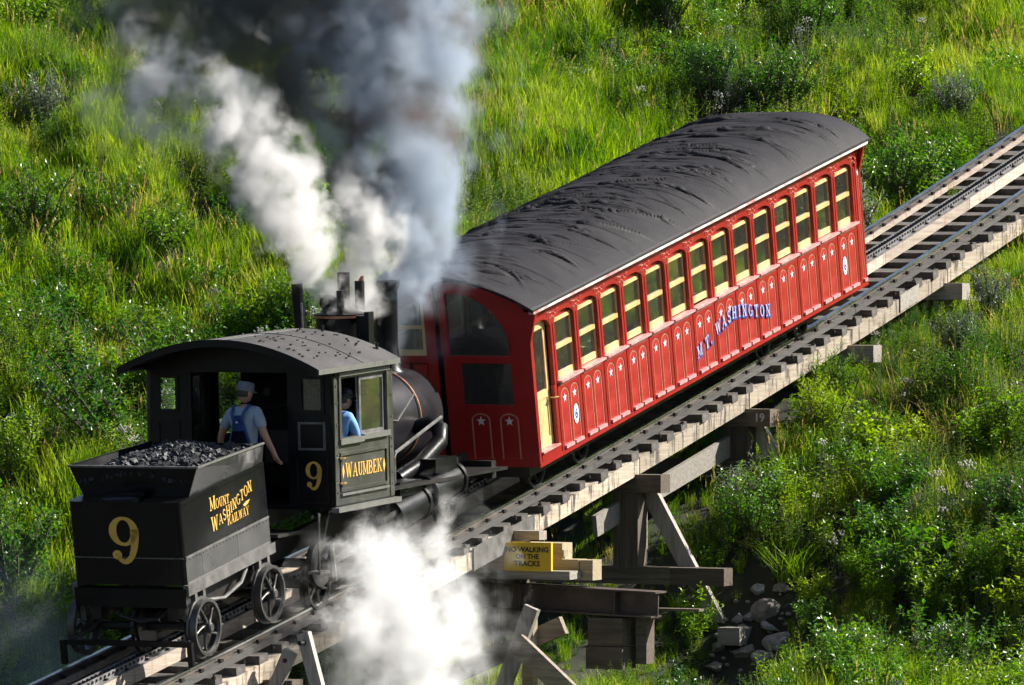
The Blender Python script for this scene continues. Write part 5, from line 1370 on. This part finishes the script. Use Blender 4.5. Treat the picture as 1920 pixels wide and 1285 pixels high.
BUSH = [
 ('alder', -6.6, 4.6, 1.15, .3, "alder bush with long slanting branches against the cab's left wall"),
 ('alder', -8.2, 6.2, .95, -.3, "slanting alder branch cluster up the slope left of the cab roof"),
 ('alder2', -7.2, 6.9, 1.1, 1.0, "bright leafy bush rising behind the cab roof's left end"),
 ('alder2', -5.2, 2.3, 1.0, 2.0, "glossy leaved bush seen through the cab's rear windows"),
 ('dense', -5.6, -.7, 1.15, .0, "dense glossy bush at the left edge beside the tender wheels"),
 ('alder2', -6.7, .9, .9, 3.0, "glossy bush at the left edge level with the tender's number"),
 ('dense2', -4.6, -1.2, .8, 1.3, "small dark bush in the haze behind the tender's left wheel"),
 ('tall', -7.7, 3.0, .75, .4, "upright leafy bush at the left edge above the tender"),
 ('dense2', -8.6, 8.6, .9, .8, "low dark bush just above the cab roof's highest point"),
 ('dense', -10.9, 9.8, .95, 1.1, "dark bush with pale leaf glints at the left edge, halfway up"),
 ('silver', -12.7, 13.3, .9, .2, "pale leaved bush near the left edge under the top grass"),
 ('dense2', -15.0, 17.2, 1.0, .7, "bush in the top left corner"),
 ('tall', -6.6, 9.3, .8, 1.9, "leafy bush behind the thin black exhaust pipe"),
 ('dense', 1.95, 5.1, .85, .5, "large dark bush below the wide plank between two bents"),
 ('silver', 1.65, 5.7, .8, 1.5, "silvery topped bush against the foot of the numbered bent"),
 ('willow', 1.75, 8.0, .85, .2, "feathery bright willow right of the number 19 cap"),
 ('willow', 1.35, 9.6, .7, 1.2, "feathery willow tucked under the trestle at mid height"),
 ('lime', 4.0, 8.6, 1.0, .9, "yellow green bush at the right edge in middle height"),
 ('round', 2.6, 7.7, .85, 2.1, "round leaved bright bush in the middle of the right bank"),
 ('large', 4.5, 4.2, 1.0, .3, "large leaved bush right of the boulders"),
 ('large', 3.4, 6.1, .8, 2.6, "large leaved dark bush upslope of the boulders"),
 ('dense', 5.2, .2, .85, 1.6, "dense bush at the bottom edge right of the gully"),
 ('alder2', 4.9, -1.6, .7, 2.8, "small bush at the bottom edge nearest the gully stones"),
 ('dense2', 5.9, 1.7, 1.0, .1, "dense bush at the bottom edge toward the right corner"),
 ('lime', 6.6, 3.4, .85, 2.2, "bright bush near the bottom right corner"),
 ('dense2', 5.6, 5.2, .9, 1.4, "dark bush at the right edge above the bottom corner"),
 ('silver', 1.75, 14.2, .75, 2.4, "silvery bush crowding the outer stringer right of the coach"),
 ('silver', 2.3, 11.6, .7, .4, "silvery bush below the last visible bent cap"),
 ('silver', -1.95, 18.3, 1.0, .9, "pale column of leaves touching the coach's upper corner"),
 ('dense', -2.0, 20.2, 1.1, 1.7, "dark bush beside the left rail above the coach"),
 ('dense2', -2.3, 22.0, 1.0, .6, "mid green bush by the left rail farther up from the coach"),
 ('tall', -3.4, 20.8, .8, 2.9, "upright bush behind the dark one beside the coach's upper end"),
 ('tall', -6.3, 23.2, .75, .2, "upright bush right behind the middle of the coach roof"),
 ('dense', -5.4, 23.9, .95, 1.2, "dark bush directly behind the highest part of the coach roof"),
 ('silver', -6.1, 23.4, .7, 2.0, "pale flowered bush poking over the coach roof"),
 ('dense2', -7.3, 24.5, .95, .9, "dark bush upslope of the coach roof's left half"),
 ('tall', -8.2, 26.0, .8, 2.3, "bush at the top edge right of the smoke"),
 ('dense', -6.4, 27.6, 1.1, .5, "dark bush at the top edge above the coach roof"),
 ('dense2', -7.6, 28.8, 1.0, 1.8, "bush touching the top edge in the middle of the hill"),
 ('lime', -4.2, 26.4, .9, .7, "light green bush high on the slope above the coach's end"),
 ('silver', -3.0, 25.2, .8, 1.1, "grey green bush high on the right slope above the rails"),
 ('dense2', -9.3, 10.6, .8, 2.7, "bush left of the white steam plume's foot"),
]
def clear_of(x, y, rad=.5):
    k = np.ones(len(x), bool)
    for b in BUSH: k &= (x - b[1]) ** 2 + (y - b[2]) ** 2 > (rad * b[3]) ** 2
    return k
def front(x, y):
    """the low ground before the trestle, where little grows tall"""
    return (x > .6) & (x < 4.4) & (y < 4.9) & (y > -9)
# grass
gp = [blade_mesh("grass_tuft", 34, .26, .52, .12, .009, .016, .35, M_grass, seed=1), blade_mesh("grass_tuft", 34, .32, .62, .13, .009, .016, .30, M_grass, seed=2),
      blade_mesh("grass_tuft", 28, .30, .70, .12, .010, .018, .75, M_grass, seed=3), blade_mesh("grass_tuft", 30, .20, .44, .14, .009, .015, .5, M_grass, seed=4),
      blade_mesh("grass_tuft", 22, .40, .72, .12, .007, .012, .6, M_grass, seed=5, head=.35, mt2=M_straw), blade_mesh("grass_tuft", 16, .50, .85, .14, .008, .013, .95, M_straw, seed=6, head=.25, mt2=M_straw)]
x, y, z, r = candidates(46, 31)
u = under(x, y); keep = (~u | (r.rand(len(x)) < .45)) & (~stones(x, y) | (r.rand(len(x)) < .12))
fA = field(x, y, .75, 3); fB = field(x, y, 1.9, 4); lowr = (x > 1.3) & (y < 7.5)
keep &= clear_of(x, y, .45)
keep &= (r.rand(len(x)) < np.clip(.80 + .55 * fA + .25 * fB, .12, 1) * np.where(lowr, .62, 1) * np.where((y < 8) & (x < -2), .55, 1))
x, y, z, fA, fB = x[keep], y[keep], z[keep], fA[keep], fB[keep]; n = len(x)
idx = np.where(fB > .45, 1, np.where(fB < -.7, 3, 0)); idx = np.where(r.rand(n) < .22, 2, idx); idx = np.where(r.rand(n) < .03, 4, idx)
straw = (field(x, y, .9, 9) > .75) & (r.rand(n) < .06) | ((x > 1.4) & (y > 8.0) & (y < 13) & (r.rand(n) < .22)); idx = np.where(straw & ~front(x, y), 5, idx); idx = np.where(front(x, y) & (idx == 4), 3, idx)
s = (.80 + .38 * r.rand(n)) * np.clip(1 + .28 * fA, .55, 1.35) * np.where(under(x, y), .5, 1) * np.where((np.abs(x) < 2.0) & (y > 9), .62, 1) * np.where(front(x, y), .42, 1) * np.where((x > 1.2) & (y < 9) & ~front(x, y), .8, 1)
scatter("grass", np.stack([x, y, z - .02], -1), r.uniform(0, 6.283, n), r.normal(0, .10, (n, 2)), np.stack([s, s, s * r.uniform(.85, 1.15, n)], -1), idx, gp)
NG = n
# leafy weeds between the grass
hp = [herb_mesh("weed", 8, .35, .62, .15, .07, .11, .28, 40, M_herb, 1), herb_mesh("weed", 9, .45, .80, .16, .08, .13, .22, 42, M_herb, 2), herb_mesh("weed", 7, .30, .5, .17, .07, .10, .45, 30, M_shrub, 3),
      herb_mesh("weed", 8, .4, .7, .14, .06, .10, .25, 44, M_lime, 4), herb_mesh("weed", 6, .5, .8, .14, .07, .11, .2, 40, M_silver, 5, flower=M_flower_w), herb_mesh("weed", 8, .25, .42, .2, .08, .12, .5, 26, M_herb, 6)]
x, y, z, r = candidates(13, 77)
fC = field(x, y, .85, 13); fD = field(x, y, 2.2, 14); lowr = (x > 1.3) & (y < 7.5); lowl = (x < -2) & (y < 8)
keep = (r.rand(len(x)) < np.clip(.34 - .45 * field(x, y, .75, 3) + .35 * fC, .03, .95) + .42 * lowr + .25 * lowl) & ~stones(x, y) & (~under(x, y) | (r.rand(len(x)) < .6))
x, y, z = x[keep], y[keep], z[keep]; n = len(x)
idx = np.where(fD[keep] > .5, 3, np.where(fD[keep] < -.6, 2, np.where(fC[keep] > .4, 1, 0))); idx = np.where(r.rand(n) < .25, 5, idx); idx = np.where(r.rand(n) < .025, 4, idx)
s = (.75 + .5 * r.rand(n)) * np.where(under(x, y), .55, 1) * np.where((np.abs(x) < 2.0) & (y > 9), .6, 1) * np.where(front(x, y), .5, 1)
scatter("weeds", np.stack([x, y, z - .02], -1), r.uniform(0, 6.283, n), r.normal(0, .10, (n, 2)), np.stack([s, s, s], -1), idx, hp)
# thickets of broad leaves low on both banks, too tangled to tell plant from plant
tp = [shrub_meshes(81, .75, .9, 9, .05, .085, .6, M_shrub, 34, 0, 5)[1], shrub_meshes(82, .65, .9, 9, .055, .09, .62, M_lime, 32, .1, 5)[1], shrub_meshes(83, .85, .85, 10, .05, .08, .5, M_herb, 38, 0, 5)[1], shrub_meshes(84, .7, .8, 10, .05, .08, .36, M_herb, 44, 0, 5)[1]]
x, y, z, r = candidates(4.2, 99)
lowr = (x > 1.5) & (y < 8.5) & ~front(x, y); lowl = (x < -2) & (y < 9.5); fE = field(x, y, .8, 17)
keep = (r.rand(len(x)) < np.clip(.06 + .12 * fE + .42 * lowr + .3 * (front(x, y) & (y > 2.5)) + .50 * lowl - .15 * field(x, y, .75, 3), .01, .9)) & ~stones(x, y) & ~under(x, y) & (np.abs(x) > 1.6)
x, y, z = x[keep], y[keep], z[keep]; n = len(x); idx = r.choice(4, n, p=(.34, .16, .28, .22))
s = .65 + .55 * r.rand(n) ** 1.5
scatter("undergrowth", np.stack([x, y, z - .03], -1), r.uniform(0, 6.283, n), r.normal(0, .12, (n, 2)), np.stack([s, s, s], -1), idx, tp)
print("GRASS", NG, "WEEDS", n)

# bushes that can be told apart
BK = {}
def bush_kind(k):
    if k not in BK:
        BK[k] = {'alder': lambda: shrub_meshes(3, 1.35, 1.3, 9, .055, .085, .62, M_shrub, 34, .75, 6), 'alder2': lambda: shrub_meshes(4, 1.1, 1.2, 10, .055, .08, .62, M_shrub, 36, .2, 6),
                 'round': lambda: shrub_meshes(5, .75, 1.0, 10, .07, .10, .72, M_lime, 30, 0, 5), 'dense': lambda: shrub_meshes(6, .95, 1.2, 13, .05, .075, .55, M_shrub, 42, 0, 7),
                 'dense2': lambda: shrub_meshes(7, .8, 1.1, 13, .05, .075, .6, M_herb, 44, 0, 7), 'silver': lambda: shrub_meshes(8, .85, .9, 12, .05, .08, .34, M_silver, 50, 0, 6),
                 'willow': lambda: shrub_meshes(9, .95, .9, 13, .06, .10, .20, M_lime, 60, 0, 6), 'lime': lambda: shrub_meshes(10, .8, 1.1, 11, .055, .085, .6, M_lime, 38, .1, 6),
                 'large': lambda: shrub_meshes(11, .95, 1.1, 9, .09, .13, .55, M_herb, 26, 0, 5, droop=.3), 'tall': lambda: shrub_meshes(12, 1.5, 1.1, 12, .055, .085, .45, M_herb, 44, 0, 7)}[k]()
    return BK[k]
def bush(kind, x, y, s, rz, label, name="leafy_bush", grp=None, sz=None):
    br, fo = bush_kind(kind); t = thing(name, label, "bush", (x, y, gz(x, y) - .04), (0, 0, rz), grp or "bushes on the hillside"); s *= 1.25; t.scale = (s, s, sz or s)
    link("branches", br, t); tag(link("foliage", fo, t), kind="stuff")
for b in BUSH: bush(*b)
# little weeds growing between the rails
for x, y, lab in ((.32, 10.35, "small weed growing on the ties by the coach's lower side"), (-.38, 18.4, "small bright weed growing between the left rail and the rack")):
    o = link("weed", hp[5]); o.location = (x, y, tzf(y) - .17); o.scale = (.55, .55, .55); tag(o, lab, "weed")
# single tall plants
fire = herb_mesh("fireweed", 3, .9, 1.25, .10, .07, .10, .16, 34, M_herb, 41, flower=M_flower_p)
for x, y, lab in ((-6.55, 9.5, "tall fireweed with pink flowers beside the black exhaust pipe"), (-9.6, 20.6, "fireweed with pink flowers in the grass right of the smoke")):
    o = link("fireweed", fire); o.location = (x, y, gz(x, y)); tag(o, lab, "wildflower")
gold = herb_mesh("goldenrod", 1, .95, 1.0, .02, .07, .10, .22, 46, M_lime, 43, flower=M_flower_w)
o = link("goldenrod", gold); o.location = (2.85, 4.95, gz(2.85, 4.95)); tag(o, "single tall pale stalk standing before the dark bank right of the gully", "wildflower")
yar = herb_mesh("yarrow", 4, .5, .7, .12, .05, .08, .2, 30, M_silver, 44, flower=M_flower_w)
for x, y, lab in ((-6.0, 23.0, "white yarrow heads over the top of the coach roof"), (3.3, 4.6, "white yarrow heads right of the single tall stalk")):
    o = link("yarrow", yar); o.location = (x, y, gz(x, y)); tag(o, lab, "wildflower")
fount = blade_mesh("grass_clump", 110, .4, .8, .18, .009, .014, .9, M_herb, seed=50, upright=.45)
o = link("grass_clump", fount); o.location = (2.72, 4.6, gz(2.72, 4.6)); tag(o, "arching dark grass clump above the boulders", "grass clump")
# gully stones
def stone(x, y, sx, sy, sz, mt, label, seed, dz=0.0):
    r = np.random.RandomState(seed); bm = bmesh.new(); bmesh.ops.create_icosphere(bm, subdivisions=4, radius=1)
    ks = r.normal(0, 1, (14, 3)); of = r.uniform(.42, .85, 14)
    for v in bm.verts:
        p = np.array(v.co)
        for k, o_ in zip(ks, of):
            k = k / np.linalg.norm(k); d = p @ k
            if d > o_: p = p - k * (d - o_) * .96
        p = p + .03 * np.sin(p[[1, 2, 0]] * 7 + seed); v.co = Vector(p)
    me = bpy.data.meshes.new("boulder"); bm.to_mesh(me); bm.free(); me.materials.append(mt)
    for p in me.polygons: p.use_smooth = True
    o = link("boulder", me); o.scale = (sx, sy, sz); o.rotation_euler = (r.uniform(-.2, .2), r.uniform(-.2, .2), r.uniform(0, 3)); o.location = (x, y, gz(x, y) + sz * .12 + dz)
    tag(o, label, "boulder", "boulders in the gully")
STONES = [(2.55, 4.14, .22, .20, .17, M_rock, "largest tan boulder behind the others in the gully"), (2.22, 4.02, .12, .11, .095, M_rockg, "small pale stone just right of the raking brace"), (2.38, 4.06, .095, .09, .075, M_rockg, "smallest pale stone between its pale neighbour and the tan boulder"),
          (2.66, 3.98, .19, .15, .07, M_rockg, "flat grey stone in front of the tan boulder"), (2.86, 3.80, .32, .20, .12, M_rockg, "long flat slab of grey stone at the gully's right"), (2.34, 3.90, .16, .13, .09, M_rock, "brown stone in the middle of the gully"),
          (2.46, 3.70, .17, .14, .12, M_rock, "dark brown stone at the front of the gully"), (2.72, 3.62, .20, .16, .13, M_rockg, "grey stone at the front right of the gully"), (2.10, 3.62, .13, .11, .09, M_rock, "brown stone by the brace's foot block"),
          (2.66, 4.45, .16, .14, .11, M_rock, "brown stone half under the arching grass clump"), (2.36, 4.40, .15, .12, .09, M_rockg, "pale rounded stone at the head of the gully"), (2.16, 3.40, .15, .13, .10, M_rock, "low brown stone at the gully's left front")]
for i, s_ in enumerate(STONES): stone(*s_, 60 + i)
rb = MB(); r_ = random.Random(8)
for i in range(40):
    x = 2.5 + r_.gauss(0, .3); y = 3.8 + r_.gauss(0, .35); q = r_.uniform(.02, .05); rb.ball((x, y, gz(x, y) + q * .3), (q * r_.uniform(.8, 1.3), q, q * .7), 6, 4)
tag(rb.build("rubble", M_rock, smooth='all'), kind="stuff")

# ------------------------------------------------------------------ smoke and steam: drifting volumes built from soft puffs
def plume(name, blobs, dens, col, aniso=0.2, nscale=2.2, amp=.9, lo=.35, hi=.9, seed=0, absorb=None, label=None, detail=5.0, tint2=None, warp=.35, step=None):
    """blobs: (x, y, z, r, strength); density follows the puffs, broken up by noise"""
    c0 = Vector(blobs[0][:3]); bm = bmesh.new()
    for x, y, z, r, s in blobs:
        q = bmesh.ops.create_icosphere(bm, subdivisions=3, radius=r * 1.05 + .22 * warp)
        bmesh.ops.translate(bm, verts=q['verts'], vec=Vector((x, y, z)) - c0)
    me = bpy.data.meshes.new(name); bm.to_mesh(me); bm.free()
    t = bpy.data.objects.new("hull", me); COL.objects.link(t); md = t.modifiers.new("r", 'REMESH'); md.mode = 'VOXEL'; md.voxel_size = max(.07, min(b[3] for b in blobs) * .28)
    dg = bpy.context.evaluated_depsgraph_get(); dg.update(); hull = bpy.data.meshes.new_from_object(t.evaluated_get(dg)); bpy.data.objects.remove(t)
    hull.name = name
    m = bpy.data.materials.new(name); m.use_nodes = True; nt = m.node_tree; N = nt.nodes; L = nt.links
    N.remove(N["Principled BSDF"]); out = N["Material Output"]
    tc = N.new("ShaderNodeTexCoord"); P = tc.outputs["Object"]
    nz = N.new("ShaderNodeTexNoise"); nz.inputs["Scale"].default_value = nscale; nz.inputs["Detail"].default_value = detail; nz.inputs["Roughness"].default_value = .6
    ofs = N.new("ShaderNodeVectorMath"); ofs.operation = 'ADD'; ofs.inputs[1].default_value = (seed * 3.7, seed * 1.9, seed * 2.3); L.new(P, ofs.inputs[0]); L.new(ofs.outputs[0], nz.inputs["Vector"])
    # the noise also pushes the puffs about so that edges billow
    wv = N.new("ShaderNodeVectorMath"); wv.operation = 'MULTIPLY_ADD'; wv.inputs[1].default_value = (warp, warp, warp); L.new(nz.outputs["Color"], wv.inputs[0])
    sh = N.new("ShaderNodeVectorMath"); sh.operation = 'SUBTRACT'; sh.inputs[1].default_value = (warp * .5,) * 3; L.new(P, sh.inputs[0]); L.new(sh.outputs[0], wv.inputs[2])
    tot = None
    for x, y, z, r, s in blobs:
        d = N.new("ShaderNodeVectorMath"); d.operation = 'DISTANCE'; d.inputs[1].default_value = tuple(Vector((x, y, z)) - c0); L.new(wv.outputs[0], d.inputs[0])
        mr = N.new("ShaderNodeMapRange"); mr.inputs[1].default_value = 0; mr.inputs[2].default_value = r; mr.inputs[3].default_value = s; mr.inputs[4].default_value = 0; L.new(d.outputs["Value"], mr.inputs[0])
        if tot is None: tot = mr.outputs[0]
        else:
            a = N.new("ShaderNodeMath"); a.operation = 'SMOOTH_MAX'; a.inputs[2].default_value = .25; L.new(tot, a.inputs[0]); L.new(mr.outputs[0], a.inputs[1]); tot = a.outputs[0]
    nm = N.new("ShaderNodeMath"); nm.operation = 'SUBTRACT'; nm.inputs[1].default_value = .5; L.new(nz.outputs["Fac"], nm.inputs[0])
    am = N.new("ShaderNodeMath"); am.operation = 'MULTIPLY'; am.inputs[1].default_value = 3.0; am.use_clamp = True; L.new(tot, am.inputs[0])
    a2 = N.new("ShaderNodeMath"); a2.operation = 'MULTIPLY'; a2.inputs[1].default_value = amp; L.new(am.outputs[0], a2.inputs[0])
    ad = N.new("ShaderNodeMath"); ad.operation = 'MULTIPLY_ADD'; L.new(nm.outputs[0], ad.inputs[0]); L.new(a2.outputs[0], ad.inputs[1]); L.new(tot, ad.inputs[2])
    sm = N.new("ShaderNodeMapRange"); sm.interpolation_type = 'SMOOTHSTEP'; sm.inputs[1].default_value = lo; sm.inputs[2].default_value = hi; sm.inputs[3].default_value = 0; sm.inputs[4].default_value = 1; L.new(ad.outputs[0], sm.inputs[0])
    edge = N.new("ShaderNodeMath"); edge.operation = 'MULTIPLY'; edge.inputs[1].default_value = 3.0; edge.use_clamp = True; L.new(tot, edge.inputs[0])
    dn = N.new("ShaderNodeMath"); dn.operation = 'MULTIPLY'; L.new(sm.outputs[0], dn.inputs[0]); L.new(edge.outputs[0], dn.inputs[1])
    d2 = N.new("ShaderNodeMath"); d2.operation = 'MULTIPLY'; d2.inputs[1].default_value = dens; L.new(dn.outputs[0], d2.inputs[0])
    v = N.new("ShaderNodeVolumePrincipled"); v.inputs["Anisotropy"].default_value = aniso; v.inputs["Color"].default_value = tuple(col) + (1,)
    if tint2:
        n2 = N.new("ShaderNodeTexNoise"); n2.inputs["Scale"].default_value = tint2[1]; n2.inputs["Detail"].default_value = 3; L.new(ofs.outputs[0], n2.inputs["Vector"])
        rr = N.new("ShaderNodeMapRange"); rr.inputs[1].default_value = tint2[2]; rr.inputs[2].default_value = tint2[2] + .14; L.new(n2.outputs["Fac"], rr.inputs[0])
        mx = N.new("ShaderNodeMix"); mx.data_type = 'RGBA'; L.new(rr.outputs[0], mx.inputs[0]); mx.inputs[6].default_value = tuple(col) + (1,); mx.inputs[7].default_value = tuple(tint2[0]) + (1,); L.new(mx.outputs[2], v.inputs["Color"])
    L.new(d2.outputs[0], v.inputs["Density"]); L.new(v.outputs[0], out.inputs["Volume"])
    if step: m.cycles.volume_step_rate = step
    hull.materials.clear(); hull.materials.append(m)
    o = link(name, hull, None, c0); return tag(o, label, kind="stuff")

# white steam jet from the thin exhaust pipe, bending over to the left
plume("steam", [(-.30, -3.28, 2.86, .30, 1.1), (-.28, -3.28, 3.08, .48, .95), (-.28, -3.3, 3.34, .62, .9), (-.38, -3.3, 3.64, .72, .85), (-.54, -3.3, 3.94, .78, .80), (-.74, -3.35, 4.24, .84, .74),
                (-.98, -3.4, 4.54, .88, .66), (-1.26, -3.45, 4.84, .90, .56), (-1.62, -3.5, 5.08, .95, .47), (-2.05, -3.5, 5.2, 1.0, .42), (-2.35, -3.5, 4.90, .9, .40)],
      7.5, (.95, .94, .935), nscale=2.2, amp=2.8, lo=.24, hi=.68, seed=1, warp=.8, detail=5)
# smaller steam drifting off the dome and safety valves
plume("steam", [(-.05, -2.6, 2.55, .42, .85), (.02, -2.5, 2.82, .50, .85), (.20, -2.4, 3.08, .56, .85), (.30, -2.4, 3.34, .54, .8), (.10, -2.4, 3.52, .56, .7), (-.10, -2.4, 3.78, .56, .6), (-.25, -2.6, 2.60, .40, .8), (.25, -2.6, 2.45, .38, .7), (.12, -3.0, 2.48, .40, .7), (-.08, -3.0, 2.62, .38, .75)],
      6.5, (.965, .955, .95), nscale=2.9, amp=3.0, lo=.24, hi=.85, seed=2, warp=.6, detail=5)
# blue-grey coal smoke from the chimney
plume("smoke", [(-.08, -1.40, 2.1, .48, .6), (.02, -1.45, 2.5, .56, .75), (.18, -1.4, 2.92, .72, .9), (.26, -1.4, 3.25, .84, .9), (.20, -1.4, 3.6, .98, .9), (.10, -1.4, 4.0, 1.12, .9), (.02, -1.4, 4.45, 1.28, .9), (-.06, -1.4, 4.95, 1.42, .9), (-.16, -1.4, 5.5, 1.55, .9), (-.30, -1.4, 6.1, 1.7, .9), (-.45, -1.4, 6.8, 1.8, .9), (.36, -1.5, 5.6, 1.1, .85), (.48, -1.5, 6.3, 1.15, .85)],
      5.2, (.55, .62, .72), aniso=.1, nscale=1.9, amp=3.2, lo=.22, hi=.76, seed=3, warp=.9, tint2=((.22, .16, .14), 1.2, .53), detail=5)
# thick dark smoke thrown left above it
plume("smoke", [(-.95, -2.0, 4.85, .8, .8), (-1.15, -2.0, 5.35, 1.1, 1.0), (-1.4, -2.0, 5.9, 1.35, 1.15), (-1.95, -2.0, 6.10, 1.35, 1.05), (-2.6, -2.0, 6.0, 1.3, .85), (-3.15, -2.0, 5.95, 1.2, .75), (-1.7, -2.0, 6.7, 1.5, 1.15), (-2.9, -2.0, 6.7, 1.5, .9), (-2.5, -2.0, 5.35, 1.0, .6), (-3.2, -2.0, 5.3, 1.0, .55)],
      3.5, (.21, .207, .20), aniso=.1, nscale=1.35, amp=3.0, lo=.14, hi=.95, seed=4, warp=.9, tint2=((.36, .41, .46), .8, .51), detail=5)
# thin blue smoke over the coach's end
plume("smoke", [(-.30, -.55, 2.30, .62, .8), (.0, -.5, 2.1, .55, .7), (.22, -.5, 1.95, .40, .6), (-.42, -.6, 2.7, .62, .9), (.25, -.6, 2.95, .66, .9), (-.35, -.7, 1.9, .5, .6)], .8, (.58, .68, .84), nscale=2.6, amp=2.8, lo=.2, hi=.9, seed=5, warp=.6, detail=4)
# big white cloud from the cylinder cocks at the right side, with a thin tail going up
plume("steam", [(1.75, -4.75, -1.0, 1.25, .85), (1.75, -5.35, -.75, .95, .75), (1.75, -4.3, -.85, .95, .80), (1.8, -4.45, -1.6, 1.2, .85), (1.8, -5.0, -1.75, 1.1, .75), (1.75, -3.75, -1.2, .75, .66), (1.75, -3.3, -1.45, .50, .55), (1.7, -5.95, -1.0, .80, .60), (1.7, -3.85, -.35, .36, .75), (1.68, -3.64, -.04, .29, .8), (1.66, -3.46, .20, .26, .9), (1.8, -4.4, -2.3, 1.2, .85), (1.75, -5.80, -.30, .55, .52)],
      5.2, (.96, .962, .966), aniso=.1, nscale=2.1, amp=3.4, lo=.21, hi=1.0, seed=6, warp=.9, detail=5)
# faint smoke hanging low behind the tender
plume("smoke", [(-3.2, -5.4, -1.35, 1.3, .8), (-3.6, -5.2, -.95, 1.2, .5), (-2.6, -5.6, -1.7, 1.2, .8), (-4.0, -5.0, -1.5, 1.3, .7)], .34, (.72, .83, .92), nscale=1.2, amp=2.4, lo=.1, hi=1.1, seed=7, warp=.9, detail=3)
